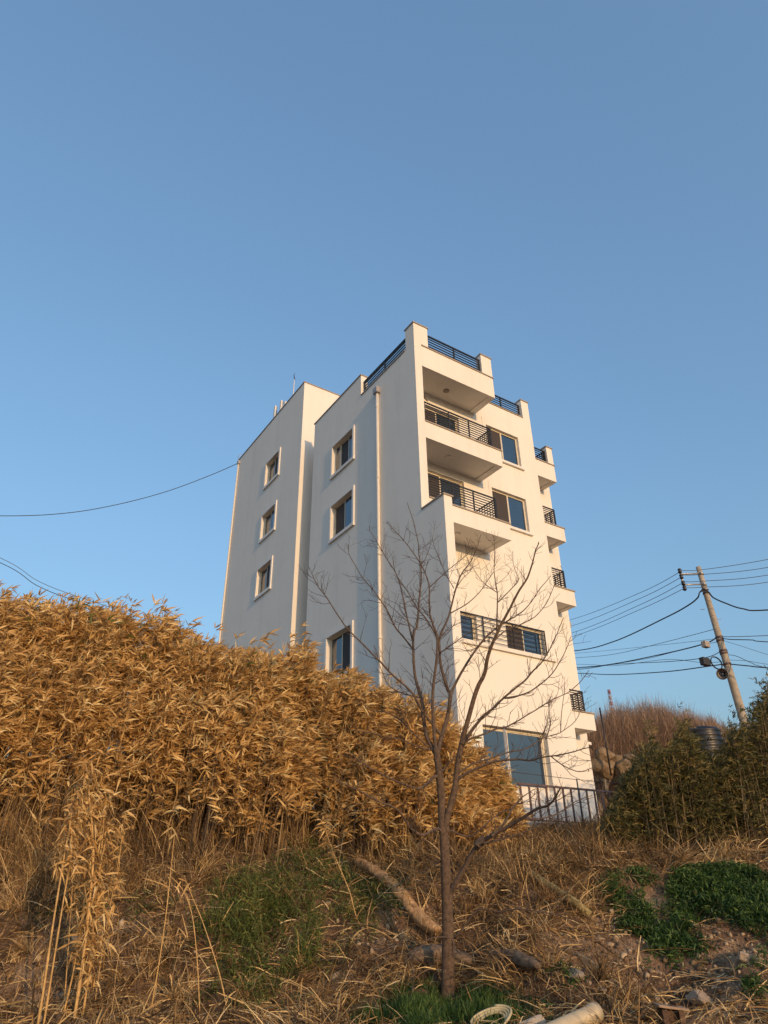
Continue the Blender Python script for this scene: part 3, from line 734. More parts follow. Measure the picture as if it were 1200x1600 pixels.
# limbs: [ (px, py) ... ], start radius, end radius, depth change at the tip, start depth offset
LIMBS = [
 ([(700,1590),(700,1565),(700,1540),(700,1500),(700,1460),(699,1420),(698,1390),(696,1350),(694,1310),(691,1280),(690,1250),(687,1215),(684,1190),(681,1170)], .098, .050, 0.0, 0),
 ([(697,1300),(698,1280),(710,1237),(715,1200),(720,1167),(729,1132),(745,1077),(756,1053),(761,1027),(769,1005),(780,979),(793,954),(806,928),(820,908),(829,882),(833,862),(838,850)], .052, .006, -.9, 0),
 ([(682,1180),(677,1171),(667,1151),(661,1120),(659,1097),(653,1077),(647,1052),(645,1014),(646,986),(650,975),(652,939),(655,911),(655,885),(652,864),(650,845),(642,812),(632,782)], .036, .004, .9, 0),
 ([(682,1180),(680,1164),(677,1127),(676,1087),(678,1060),(682,1033),(684,997),(677,975),(672,954),(672,919),(666,896),(654,874),(636,849),(608,817)], .030, .004, -.6, 0),
 ([(682,1180),(691,1148),(699,1120),(704,1084),(699,1078),(689,1042),(687,1020),(686,996),(700,964),(709,926),(719,896),(734,876),(742,855),(748,836)], .036, .004, .3, 0),
 ([(704,1084),(719,1054),(739,1022),(756,1000),(775,982),(796,969),(812,960),(828,946),(848,916),(862,900)], .022, .004, .5, .15),
 ([(776,985),(777,950),(777,926),(773,896),(774,865),(773,838)], .013, .003, .2, .3),
 ([(721,1163),(732,1149),(744,1133),(757,1118),(772,1106),(789,1090),(820,1065),(833,1051),(847,1037),(860,1016),(872,988),(880,965)], .026, .004, -.6, -.2),
 ([(789,1091),(813,1086),(833,1077),(860,1054),(880,1024),(888,1008),(894,994)], .013, .003, -.3, -.45),
 ([(721,1163),(736,1154),(751,1149),(775,1139),(793,1135),(810,1126),(836,1110),(860,1095),(890,1080),(910,1062),(921,1046)], .018, .004, .8, -.2),
 ([(713,1222),(724,1211),(751,1198),(775,1189),(807,1186),(828,1187),(841,1183),(873,1178),(895,1173),(921,1165),(927,1163)], .021, .004, -1.0, -.1),
 ([(715,1208),(740,1193),(764,1186),(796,1175),(820,1171),(841,1158),(853,1152),(876,1145),(897,1129),(907,1111),(914,1098)], .014, .003, .9, -.1),
 ([(700,1400),(711,1381),(728,1352),(747,1320),(768,1307),(799,1290),(820,1279),(841,1266),(860,1260),(871,1246),(880,1232)], .040, .008, -1.4, 0),
 ([(755,1318),(780,1312),(800,1307),(837,1293),(861,1283),(893,1272)], .014, .004, -.2, -.6),
 ([(745,1322),(749,1317),(755,1313)], .052, .050, 0, -.5),
 ([(768,1307),(785,1290),(800,1265),(815,1245),(838,1228)], .02, .004, .3, -.6),
 ([(693,1303),(686,1296),(680,1296),(659,1305),(641,1294),(624,1270),(610,1259),(589,1252),(564,1238),(540,1226),(522,1218)], .024, .005, -1.2, 0),
 ([(693,1303),(705,1298),(720,1305),(735,1306),(755,1293),(775,1275),(800,1263)], .018, .005, .8, 0),
 ([(686,1213),(677,1215),(659,1231),(640,1228),(613,1217),(587,1203),(568,1192),(545,1175)], .024, .004, -1.0, 0),
 ([(686,1212),(699,1196),(711,1184),(722,1172)], .012, .003, .5, 0),
 ([(690,1150),(676,1132),(657,1107),(643,1081),(613,1054),(593,1033),(573,1013),(544,983),(531,965),(509,931),(497,914),(489,898),(483,883)], .022, .003, -1.0, 0),
 ([(655,1090),(636,1085),(620,1079),(607,1069),(599,1053),(591,1031),(586,1008)], .011, .003, .6, 0),
 ([(675,1172),(653,1167),(624,1155),(593,1149),(573,1144),(547,1140)], .012, .003, -.8, 0),
 ([(670,1168),(643,1143),(624,1124),(604,1113),(580,1109),(560,1092)], .012, .003, .7, 0),
 ([(645,1014),(631,996),(617,979),(608,960),(597,941),(580,918),(567,903),(555,883),(544,865),(541,850)], .014, .003, -.7, .5),
 ([(647,981),(625,960),(608,945),(598,938)], .008, .002, .3, .5),
 ([(644,999),(636,964),(629,930),(620,900),(605,875),(592,853),(580,833),(578,826)], .014, .003, .5, .5),
 ([(685,999),(666,967),(653,951),(636,922),(620,898),(616,870)], .014, .003, .9, -.2),
 ([(672,917),(692,898),(711,881),(728,868),(741,851)], .008, .002, -.4, -.4),
 ([(709,919),(696,896),(685,870),(678,853),(674,836)], .008, .002, .5, .2),
 ([(704,958),(730,943),(752,922),(767,900),(773,893)], .009, .002, -.5, .2),
 ([(777,926),(754,909),(739,887),(730,872)], .007, .002, .3, .4),
 ([(778,941),(800,919),(810,905),(803,885),(800,860)], .009, .002, -.4, .4),
 ([(769,1005),(790,985),(815,975),(838,962),(855,940),(866,915),(875,890)], .012, .003, .6, -.5),
 ([(704,1384),(725,1392),(745,1400)], .008, .003, -.4, 0),
 ([(687,1400),(680,1380),(672,1372)], .006, .002, -.3, 0),
 ([(711,1465),(725,1448),(747,1421),(775,1424),(800,1420),(827,1421),(867,1429),(885,1436)], .014, .004, -.9, -.05),
 ([(706,1466),(690,1464),(669,1468),(650,1488),(627,1511)], .010, .003, -.6, -.05),
 ([(706,1466),(712,1482),(722,1490)], .012, .005, -.2, -.05),
 ([(655,885),(665,872),(672,850),(676,840)], .006, .002, -.2, .5),
 ([(709,926),(722,905),(738,888),(744,866)], .008, .002, .4, .2),
 ([(687,1020),(700,1012),(722,996),(752,977),(774,966)], .010, .003, -.5, 0),
 ([(684,997),(705,980),(728,968),(738,955)], .007, .002, .4, -.2),
 ([(641,1294),(648,1280),(652,1262),(657,1240)], .007, .002, -.2, -.4),
 ([(610,1259),(585,1262),(560,1268),(535,1262)], .007, .002, .4, -.6),
 ([(860,1181),(880,1196),(905,1206),(925,1200),(928,1192),(915,1188),(895,1190)], .008, .002, .3, -.6),
 ([(820,1279),(850,1278),(875,1268),(900,1250),(925,1240)], .010, .003, .5, -.9),
 ([(853,1155),(860,1130),(858,1100),(866,1075)], .010, .002, .4, .4),
 ([(876,1145),(877,1115),(880,1085),(882,1058)], .007, .002, .2, .6),
 ([(840,1183),(845,1160),(852,1140),(858,1118),(862,1095)], .008, .002, -.3, -.6),
]
def smooth_path(P, n):
    P = np.array(P, float); out = []
    for x in np.linspace(0, len(P) - 1, n):
        i = min(int(x), len(P) - 2); f = x - i
        a, b, c, d = P[max(i - 1, 0)], P[i], P[i + 1], P[min(i + 2, len(P) - 1)]
        out.append(.5 * ((2 * b) + (c - a) * f + (2 * a - 5 * b + 4 * c - d) * f * f + (3 * b - a - 3 * c + d) * f ** 3))
    return np.array(out)
trunk_mb = MB(); limb_mb = MB(); twig_mb = MB(); allp = []
for k, (pts, r0, r1, dv, sv) in enumerate(LIMBS):
    n = len(pts); t = np.linspace(0, 1, n)
    P = np.array([at(px, py, TV + sv + dv * tt ** 1.2) for (px, py), tt in zip(pts, t)])
    P = smooth_path(P, max(6, 4 * n)); K = len(P); s = np.linspace(0, 1, K)
    L = np.linalg.norm(np.diff(P, axis=0), axis=1).sum()
    wob = np.zeros((K, 3))
    if k > 0:
        wv = np.cumsum(rng.normal(size=(K, 3)) * .0035, axis=0); wob = (wv - wv[0]) * (s[:, None])
    P = P + wob
    R = (r0 + (r1 - r0) * s ** (.8 if k else 1.0)) * (.98 if k == 0 else 1.06) + (0 if k == 0 else .0008)
    if k == 0:
        R[:12] += np.linspace(.05, 0, 12) ** 1.0 * np.linspace(1, .2, 12); R *= 1 + .03 * np.sin(s * 31)
        trunk_mb.tube(P, R, 16)
    else:
        (trunk_mb if k == 1 else limb_mb).tube(P, R, 9 if r0 > .02 else 6)
    allp.append((P, R, L, k))
def grow(mb, p, d, L, r, depth):
    n = 6; pts = [p]; q = p.copy(); dd = d.copy()
    for i in range(n):
        dd = nrm(dd + rng.normal(size=3) * .16 + np.array([0, 0, .09])); q = q + dd * L / n; pts.append(q.copy())
    mb.tube(pts, np.linspace(r, max(.0021, r * .4), n + 1), 4, cap=False)
    if depth > 0:
        for j in range(rng.integers(1, 4)):
            i = rng.integers(1, n); a = nrm(np.cross(dd, rng.normal(size=3)))
            grow(mb, pts[i], nrm(nrm(pts[i + 1] - pts[i]) * .8 + a * .75), L * rng.uniform(.35, .6), r * .6, depth - 1)
for (P, R, L, k) in allp:
    if k == 0: lo = .45
    else: lo = .12
    nt_ = int(L * (9.5 if k else 3.0))
    for _ in range(nt_):
        s = rng.uniform(lo, .97); i = min(int(s * (len(P) - 1)), len(P) - 2)
        T_ = nrm(P[i + 1] - P[i]); a = nrm(np.cross(T_, rng.normal(size=3)))
        if R[i] > .045 and rng.random() < .6: continue
        l = rng.uniform(.12, .55) * (1.15 - .5 * s)
        grow(twig_mb, P[i], nrm(T_ * .75 + a * .8), l, min(R[i] * .55, .0055), 1 if l > .18 else 0)
tr = trunk_mb.build("trunk", M_BARK, tree)
limb_mb.build("crown", plain("limb_bark", (0.10, 0.066, 0.047), 0.85, var=0.4, scale=25, bmp=0.5), tree)
c = twig_mb.build("twigs", M_TWIG, tree)

# ------------------------------------------------------------------ leaf ground plants
LEAF = [0.25, 1.0, 0.9, 0.45, 0.04]; GR = [1.0, .9, .65, .08]
M_GOLD = leafmat("dry_bamboo_leaf", [(0.0, (0.136, 0.062, 0.020)), (0.2, (0.407, 0.226, 0.073)), (0.6, (0.701, 0.452, 0.181)), (0.9, (0.900, 0.701, 0.350)), (1.0, (0.113, 0.147, 0.034))], .28)
M_CANE = leafmat("dry_cane", [(0.0, (0.042, 0.024, 0.012)), (.55, (0.108, 0.062, 0.029)), (.85, (0.312, 0.192, 0.084)), (1.0, (0.600, 0.408, 0.192))], 0)
M_CANE2 = leafmat("dark_cane", [(0.0, (0.04, 0.028, 0.014)), (.85, (.11, .075, .035)), (1.0, (0.34, 0.22, 0.10))], 0)
M_OLIVE = leafmat("olive_bamboo_leaf", [(0.0, (0.021, 0.023, 0.009)), (0.36, (0.071, 0.074, 0.023)), (0.62, (0.172, 0.144, 0.046)), (1.0, (0.414, 0.287, 0.103))], .22)
M_DRY = leafmat("dry_grass_blade", [(0.0, (0.041, 0.024, 0.012)), (0.45, (0.248, 0.147, 0.065)), (0.8, (0.566, 0.378, 0.171)), (1.0, (0.873, 0.649, 0.342))], .15)
M_GREEN = leafmat("green_weed", [(0.0, (0.022, 0.035, 0.009)), (0.55, (0.094, 0.128, 0.029)), (1.0, (0.261, 0.275, 0.080))], .3)
M_TURF = leafmat("green_ground_cover", [(0.0, (0.015, 0.035, 0.010)), (0.6, (0.056, 0.110, 0.025)), (1.0, (0.150, 0.225, 0.056))], .3)
M_BRUSH = leafmat("red_brown_brush", [(0.0, (0.13, 0.075, 0.048)), (0.6, (0.26, 0.16, 0.10)), (1.0, (0.44, 0.30, 0.19))], 0)

def thicket(name, mat, cane_mat, silh, stalks, vr, leaflen, per, seed, label, jitter=35, lo_frac=.32, wind=(.55, 0, .35), extra_tip=0, clump=(60, -.34), low=None, **kw):
    """canes with leaf clusters; silh: list of (px, py) crest line the cane tips reach"""
    global rng
    rng = np.random.default_rng(seed)
    sx = [s[0] for s in silh]; sy = [s[1] for s in silh]
    lb = Blades(); cb = Blades()
    px = rng.uniform(sx[0], sx[-1], stalks); v = vr(px)
    kk = vnoise(px, v * 60, clump[0]) + .5 * vnoise(px, v * 60, clump[0] * .4) > clump[1]; px = px[kk]; v = v[kk]
    B = []; H = []; LO = []
    for p, vv in zip(px, v):
        top = np.interp(p, sx, sy) + abs(rng.normal()) * jitter - (rng.random() < .05) * 28
        tip = at(p, top, vv); u = tip[0] * RV[0] + tip[1] * RV[1]; g = float(ground(u, vv))
        h = tip[2] - g
        if h < .5: continue
        h = min(h, 5.2)
        B.append([tip[0], tip[1], g]); H.append(h)
        lo = lo_frac
        if low is not None:
            ly = np.interp(p, [q[0] for q in low], [q[1] for q in low]) + float(vnoise(p, 3.0, 26)) * 170 + rng.normal() * 38
            lo = float(np.clip((at(p, ly, vv)[2] - g) / h, lo_frac, .86))
        LO.append(lo)
    LO = np.array(LO)[:, None]; B = np.array(B); H = np.array(H); N = len(B)
    lean = rng.normal(size=(N, 2)) * .07 + np.array([wind[0] * RV[0] * .12, wind[0] * RV[1] * .12])
    B[:, :2] -= lean * H[:, None] * .8
    D = np.concatenate([lean, np.ones((N, 1))], 1)
    cb.add(B - np.array([0, 0, .1]), D, H, np.full(N, .0105), np.full(N, 0.02), [1, .9, .7, .5, .3], rng.random(N), curl=.015)
    cb.add(B - np.array([0, 0, .1]), D, H, np.full(N, .0105), np.full(N, 0.02), [1, .9, .7, .5, .3], rng.random(N), side=np.tile([FV[0], FV[1], 0], (N, 1)))
    # leaf clusters
    n = per; t = LO + (1 - LO) * rng.random((N, n)) ** .85
    C = B[:, None, :] + nrm(D)[:, None, :] * (t * H[:, None])[:, :, None]
    out = rng.normal(size=(N, n, 3)); out[..., 2] = np.abs(out[..., 2]) * .35 + .1
    out = nrm(out); off = rng.uniform(.03, .34, (N, n)) * (1.15 - t * .6)
    C2 = C + out * off[..., None]
    # side branchlets
    M = N * n
    cb.add(C.reshape(-1, 3), out.reshape(-1, 3), off.reshape(-1), np.full(M, .006), np.zeros(M), [1, .6], rng.random(M))
    lv = 6
    cen = np.repeat(C2.reshape(-1, 3), lv, 0); oo = np.repeat(out.reshape(-1, 3), lv, 0)
    wt_ = np.repeat((t ** 2).reshape(-1), lv)[:, None]; d = nrm(oo * (1 - .4 * wt_) + rng.normal(size=oo.shape) * .45 + (.3 + wt_) * np.array([wind[0] * RV[0], wind[0] * RV[1], wind[2]]))
    K = len(cen); ln = leaflen * rng.uniform(.35, 1.35, K)
    base_r = np.repeat(rng.random(N * n) * .5 + np.repeat(rng.random(N), n) * .25, lv)
    cen = cen + oo * rng.uniform(-.08, .03, K)[:, None]
    rr = np.clip(base_r + rng.random(K) * .3, 0, .93)
    rr[rng.random(K) < .10] *= .3
    if extra_tip: rr[np.repeat(rng.random(N * n) < extra_tip, lv) & (rng.random(K) < .7)] = 1.0
    lb.add(cen, d, ln, ln * .125, rng.uniform(.05, .6, K), LEAF, rr)
    # merge canes and leaves in one object with two materials
    V = np.concatenate(lb.V + cb.V); L1 = np.concatenate(lb.L); L2 = np.concatenate(cb.L) + lb.n
    R = np.concatenate(lb.R + cb.R); nf = lb.nf + cb.nf
    o = fast_mesh(name, V, np.concatenate([L1, L2]), np.arange(nf) * 4, np.full(nf, 4), mat, R, label=label, **kw)
    o.data.materials.append(cane_mat)
    mi = np.zeros(nf, np.int32); mi[lb.nf:] = 1; o.data.polygons.foreach_set("material_index", mi)
    return o
SG = [(-60, 922), (0, 926), (60, 934), (100, 936), (160, 944), (200, 952), (270, 968), (300, 990), (345, 1008), (380, 1010), (400, 1006), (440, 1030), (460, 1000), (480, 1000), (492, 1048), (520, 1044), (560, 1046), (580, 1075), (600, 1072), (625, 1092), (655, 1090), (680, 1108), (715, 1150), (745, 1180), (778, 1205), (800, 1250)]
LOWL = [(-60, 1175), (60, 1190), (130, 1225), (230, 1265), (300, 1250), (400, 1270), (480, 1300), (560, 1290), (640, 1310), (700, 1345), (800, 1330)]
def gold_v(px):
    w = vnoise(px, px * 0 + 3, 75) * 1.5 + vnoise(px, px * 0 + 9, 30) * .7
    f = np.interp(px, [0, 300, 500, 650, 800], [13.6, 13.9, 14.3, 15.0, 16.2])
    b = np.interp(px, [0, 300, 500, 650, 800], [17, 17.5, 18, 18, 18.3])
    return f + .3 + w + (b - f - .3 - w) * rng.random(len(px)) ** 1.5
thicket("golden_bamboo_thicket", M_GOLD, M_CANE, SG, 2300, gold_v, .245, 15, 3,
        "dense golden dry bamboo thicket covering the slope left of the block", cat="bamboo thicket", kind="stuff", extra_tip=.035, low=LOWL)
# taller front fringe so that the thicket has stepped tufts
SG2 = [(-60, 1000), (100, 1010), (200, 1030), (300, 1070), (400, 1090), (500, 1120), (600, 1160), (700, 1205), (790, 1270)]
def gold_v2(px): return np.interp(px, [0, 300, 500, 650, 800], [13.0, 13.3, 13.9, 14.5, 15.6]) + vnoise(px, px * 0 + 3, 75) * 1.5 + rng.random(len(px)) * .8
thicket("front_bamboo_thicket", M_GOLD, M_CANE, SG2, 560, gold_v2, .245, 12, 4,
        "front fringe of golden dry bamboo tufts with bare canes showing below", jitter=70, lo_frac=.15, low=LOWL, cat="bamboo thicket", kind="stuff")
SO = [(944, 1305), (954, 1268), (966, 1240), (978, 1212), (990, 1190), (1002, 1174), (1010, 1152), (1028, 1172), (1048, 1160), (1062, 1122), (1078, 1165), (1100, 1180), (1125, 1172), (1143, 1128), (1156, 1150), (1168, 1118), (1182, 1085), (1200, 1066), (1260, 1056)]
thicket("dark_bamboo_thicket", M_OLIVE, M_CANE2, SO, 2000, lambda p: 14.3 + 4.2 * rng.random(len(p)) ** 1.3, .14, 17, 9,
        "dark olive bamboo thicket filling the right edge below the pole", jitter=20, lo_frac=.08, clump=(42, -.12), cat="bamboo thicket", kind="stuff")

# bare red-brown brush on the hill
bb = Blades(); rng = np.random.default_rng(21)
N = 6500; px = rng.uniform(898, 1215, N); v = rng.uniform(27.5, 35, N)
top = vnoise(px, v * 9, 18) * 20 + np.interp(px, [925, 950, 1000, 1050, 1100, 1150, 1215], [1125, 1102, 1098, 1104, 1120, 1138, 1150]) + np.abs(rng.normal(size=N)) * 16
B = []; H = []
for p, tpy, vv in zip(px, top, v):
    q = at(p, tpy, vv); u = q[0] * RV[0] + q[1] * RV[1]; g = float(ground(u, vv)); B.append([q[0], q[1], g]); H.append(max(.6, q[2] - g))
B = np.array(B); H = np.array(H)
fan = rng.normal(size=(N, 2)) * .24
B[:, :2] -= fan * H[:, None]
D = np.concatenate([fan, np.ones((N, 1))], 1)
bb.add(B, D, H * 1.05, np.full(N, .016), np.full(N, .0), [1, .8, .5, .3, .12], np.clip(.5 + vnoise(px, v * 30, 22) * .9 + rng.normal(size=N) * .15, 0, 1), curl=.06)
for _ in range(5):
    t = rng.uniform(.35, .9, N); C = B + nrm(D) * (t * H)[:, None]
    bb.add(C, D + rng.normal(size=(N, 3)) * .28, H * rng.uniform(.15, .4, N), np.full(N, .009), np.zeros(N), [1, .7, .3], rng.random(N), curl=.05)
bb.build("bare_brush", M_BRUSH, label="mound of bare reddish-brown brush on the hill behind the block", cat="brush", kind="stuff")

# ground cover on the near bank
def patch_density(P, ell):
    x, y = project(P); d = np.zeros(len(P))
    for (cx, cy, rx, ry, a) in ell:
        d = np.maximum(d, a * np.clip(1.35 - np.sqrt(((x - cx) / rx) ** 2 + ((y - cy) / ry) ** 2), 0, 1))
    return d
def scatter(n, u0, u1, v0, v1):
    u = rng.uniform(u0, u1, n); v = rng.uniform(v0, v1, n); return u, v, gpt(u, v)
GREEN_E = [(430, 1465, 115, 85, 1.25), (545, 1345, 85, 50, .8), (520, 1290, 45, 30, .5), (90, 1430, 70, 40, .5), (590, 1400, 40, 50, .7), (235, 1430, 40, 30, .5), (830, 1320, 50, 40, .6), (380, 1545, 110, 35, .7)]
TURF_E = [(1120, 1400, 110, 40, 1.4), (1000, 1395, 70, 30, 1.2), (1030, 1450, 60, 50, 1.2), (1190, 1440, 60, 60, 1.3), (1060, 1490, 60, 26, .9), (1130, 1560, 20, 12, .0), (1190, 1545, 25, 20, .6), (700, 1578, 130, 30, 2.2), (640, 1590, 80, 22, 1.8), (760, 1590, 70, 20, 1.6), (880, 1535, 25, 20, .7)]
TURF_W = TURF_E
DRY_BARE = [(1100, 1515, 140, 75, 1.1), (965, 1480, 60, 50, .8), (1130, 1530, 110, 60, .9), (1060, 1430, 25, 40, .7), (590, 1450, 60, 45, .7), (180, 1490, 70, 60, .55), (60, 1540, 60, 50, .5), (930, 1500, 60, 60, .6)]
rng = np.random.default_rng(31)
gb = Blades()
u, v, P = scatter(85000, -8.5, 9.0, 8.6, 18.5)
keep = rng.random(len(P)) < (1 - .9 * np.clip(patch_density(P, DRY_BARE) * 1.3, 0, 1)) * (1 - .99 * np.clip(patch_density(P, TURF_E) * 1.3, 0, 1)) * (1 - .6 * np.clip(patch_density(P, GREEN_E), 0, 1)) * (.35 + .65 * (vnoise(u, v, .7) > -.12))
P = P[keep]; u = u[keep]; v = v[keep]; n = len(P)
ang = vnoise(u, v, 1.1) * 9 + rng.normal(size=n) * .7
flat = rng.uniform(.25, 1.6, n)
d = np.stack([np.cos(ang) * flat, np.sin(ang) * flat, np.ones(n) * .9], 1)
d[:, :2] += -FV * .35
ln = rng.uniform(.12, .55, n) * (1 + .8 * (vnoise(u, v, 1.7) > .12))
gb.add(P - np.array([0, 0, .02]), d, ln, rng.uniform(.006, .012, n) * (1 + .9 * (rng.random(n) < .2)), rng.uniform(.2, 1.0, n), [1, .95, .8, .55, .1], np.clip(.42 + vnoise(u, v, .6) * .6 + rng.normal(size=n) * .32, 0, 1), curl=.055)
# flattened straw lying on the soil
u, v, P = scatter(30000, -8.5, 9.0, 8.6, 18.0)
keep = rng.random(len(P)) < (1 - .95 * np.clip(patch_density(P, TURF_E), 0, 1)) * (1 - .75 * np.clip(patch_density(P, DRY_BARE), 0, 1)); P = P[keep]; n = len(P)
d = rng.normal(size=(n, 3)) * np.array([1, 1, .25]); d[:, 2] += .12
gb.add(P + np.array([0, 0, .03]), d, rng.uniform(.12, .6, n), rng.uniform(.006, .018, n), np.full(n, .15), [.9, 1, .9, .4], rng.random(n), curl=.05)
# tall dead stems in front of the canes and below the fence
u, v, P = scatter(60000, -9.5, 8.0, 10.4, 18.5)
x_, y_ = project(P)
dn = patch_density(P, [(60, 1330, 170, 120, 1.3), (250, 1350, 130, 60, .8), (450, 1350, 100, 30, .5), (620, 1350, 110, 60, .6), (780, 1370, 120, 80, .8), (900, 1330, 130, 50, 1.0), (1000, 1340, 60, 30, .6), (720, 1440, 120, 60, .5)])
k = rng.random(len(P)) < dn * .5; P = P[k]; u = u[k]; v = v[k]; n = len(P)
ang = vnoise(u, v, 1.6) * 12; d = np.stack([np.cos(ang) * .45, np.sin(ang) * .45, np.ones(n)], 1) + rng.normal(size=(n, 3)) * .28
ln = rng.uniform(.3, 1.0, n) * (1 - .6 * (v > 17)) * (1 + .7 * (project(P)[0] < 300) * (project(P)[1] < 1400))
gb.add(P - np.array([0, 0, .03]), d, ln, rng.uniform(.006, .014, n), rng.uniform(.0, .6, n), [1, .9, .75, .55, .35, .1], np.clip(.35 + rng.normal(size=n) * .28 + vnoise(u, v, .8) * .5, 0, 1), curl=.10)
# drooping straw tussocks
u, v, P = scatter(900, -8.5, 8.0, 9.2, 16.5)
k = rng.random(len(P)) < .32 * (1 - np.clip(patch_density(P, TURF_E) * 1.5, 0, 1)) * (1 - 1.0 * np.clip(patch_density(P, DRY_BARE), 0, 1)); P = P[k]; n = len(P)
nb = 60; C = np.repeat(P, nb, 0); lean = np.repeat(rng.normal(size=(n, 3)) * .45, nb, 0); tone = np.repeat(rng.random(n), nb); size = np.repeat(rng.uniform(.5, 1.15, n), nb)
d = rng.normal(size=(n * nb, 3)) * .42 + lean * np.array([1, 1, 0]) + np.array([0, 0, 1.0]) - np.array([FV[0], FV[1], 0]) * .2
gb.add(C + rng.normal(size=C.shape) * np.array([.05, .05, 0]), d, size * rng.uniform(.35, .85, n * nb), rng.uniform(.006, .015, n * nb), rng.uniform(.3, 1.1, n * nb), [1, 1, .85, .6, .35, .1], np.clip(.25 + .55 * tone + rng.normal(size=n * nb) * .16, 0, 1), curl=.07)
# leaf litter pressed on the soil
u, v, P = scatter(70000, -8.5, 9.0, 8.6, 16.5); k = rng.random(len(P)) < (1 - .9 * np.clip(patch_density(P, DRY_BARE + TURF_E) * 1.2, 0, 1)); P = P[k]; n = len(P)
d = rng.normal(size=(n, 3)) * np.array([1, 1, .22]) + np.array([0, 0, .08])
gb.add(P + np.array([0, 0, .012]), d, rng.uniform(.025, .11, n), rng.uniform(.006, .018, n), np.full(n, .1), [.3, 1, .8, .1], np.clip(.3 + rng.normal(size=n) * .3, 0, 1), side=np.tile([0, 0, 1.0], (n, 1)) + rng.normal(size=(n, 3)) * .35)
# long arching straw fans at the lower left and below the fence
for (cx_, cy_, rx_, ry_, nn, l0, l1) in ((90, 1370, 130, 60, 60, .6, 1.15), (40, 1290, 90, 50, 40, .5, 1.0), (270, 1340, 110, 50, 55, .5, 1.0), (400, 1310, 110, 35, 40, .4, .8), (860, 1370, 90, 50, 34, .4, .9), (930, 1320, 70, 25, 26, .4, .8), (150, 1520, 150, 60, 26, .4, .8)):
    for _ in range(nn):
        r_ = math.sqrt(rng.random()); a_ = rng.uniform(0, 6.283)
        p_, u_, v_ = pix_to_ground(cx_ + rx_ * r_ * math.cos(a_), cy_ + ry_ * r_ * math.sin(a_))
        nb = rng.integers(25, 60); ln_ = rng.uniform(l0, l1); lean = rng.normal(size=3) * .5
        d = rng.normal(size=(nb, 3)) * .35 + lean * np.array([1, 1, 0]) + np.array([0, 0, 1.0])
        C = np.tile(p_, (nb, 1)) + rng.normal(size=(nb, 3)) * np.array([.07, .07, 0])
        gb.add(C, d, ln_ * rng.uniform(.4, 1.0, nb), rng.uniform(.006, .014, nb), rng.uniform(.2, 1.0, nb), [1, 1, .85, .65, .45, .3, .1], np.clip(rng.uniform(.25, .75) + rng.normal(size=nb) * .2, 0, 1), curl=.04)
gb.build("dry_grass", M_DRY, label="tangled dry straw and grass over the bank in the foreground", cat="dry grass", kind="stuff")
# green weeds
wb = Blades()
u, v, P = scatter(260000, -7.5, 5.0, 9.0, 15.5)
dn = patch_density(P, GREEN_E) * np.clip(.6 + vnoise(u, v, .5) * 2.2 + vnoise(u, v, .18) * 1.5, 0, 1.4)
k = rng.random(len(P)) < dn * .75; P = P[k]; u = u[k]; v = v[k]; n = len(P)
hh = (.12 + .34 * np.clip(patch_density(P, [(430, 1450, 120, 95, 1.3)]), 0, 1)) * rng.uniform(.3, 1.3, n)
base = P + np.stack([rng.normal(size=n) * .03, rng.normal(size=n) * .03, hh * rng.random(n)], 1)
d = rng.normal(size=(n, 3)) * .8 + np.array([0, 0, .7])
wb.add(base, d, rng.uniform(.04, .13, n), rng.uniform(.010, .020, n), rng.uniform(0, .5, n), [.3, 1, .7, .1], np.clip(.45 + rng.normal(size=n) * .22 + vnoise(u, v, .5) * .4, 0, 1))
st_ = n // 4
d = rng.normal(size=(st_, 3)) * .45 + np.array([0, 0, 1.]); wb.add(P[:st_], d, hh[:st_] * 1.7, rng.uniform(.007, .013, st_), rng.uniform(.1, .8, st_), [1, .8, .6, .2], rng.random(st_) * .6 + .2, curl=.15)
wb.build("green_weeds", M_GREEN, label="patches of fine green creeping weeds on the bank", cat="weeds", kind="stuff")
tb_ = Blades()
u, v, P = scatter(520000, -2.5, 9.0, 9.0, 15.5)
dn = patch_density(P, TURF_E) * np.clip(.5 + vnoise(u, v, .55) * 3.2 + vnoise(u, v, .2) * 1.8, 0, 1.3)
dn = np.maximum(dn, .55 * patch_density(P, [(715, 1585, 120, 30, 1.2), (630, 1592, 60, 20, .9)]))
k = rng.random(len(P)) < np.clip(dn, 0, 1); P = P[k]; u = u[k]; v = v[k]; n = len(P)
x_, y_ = project(P); tall = (x_ < 850)
ln = np.where(tall, rng.uniform(.06, .24, n), rng.uniform(.03, .12, n))
mound = np.where(tall, 0, .22 * np.clip(patch_density(P, TURF_E), 0, 1)) * rng.random(n)
d = rng.normal(size=(n, 3)) * np.where(tall, .4, .9)[:, None] + np.array([0, 0, .9])
tb_.add(P + np.stack([0 * mound, 0 * mound, mound], 1), d, ln, np.where(tall, .009, .018), rng.uniform(0, .7, n), [.7, 1, .8, .1], np.clip(.5 + rng.normal(size=n) * .2 + vnoise(u, v, .3) * .5, 0, 1))
tb_.build("green_ground_cover", M_TURF, label="lush dark green grass mats on the right bank and at the tree foot", cat="grass", kind="stuff")

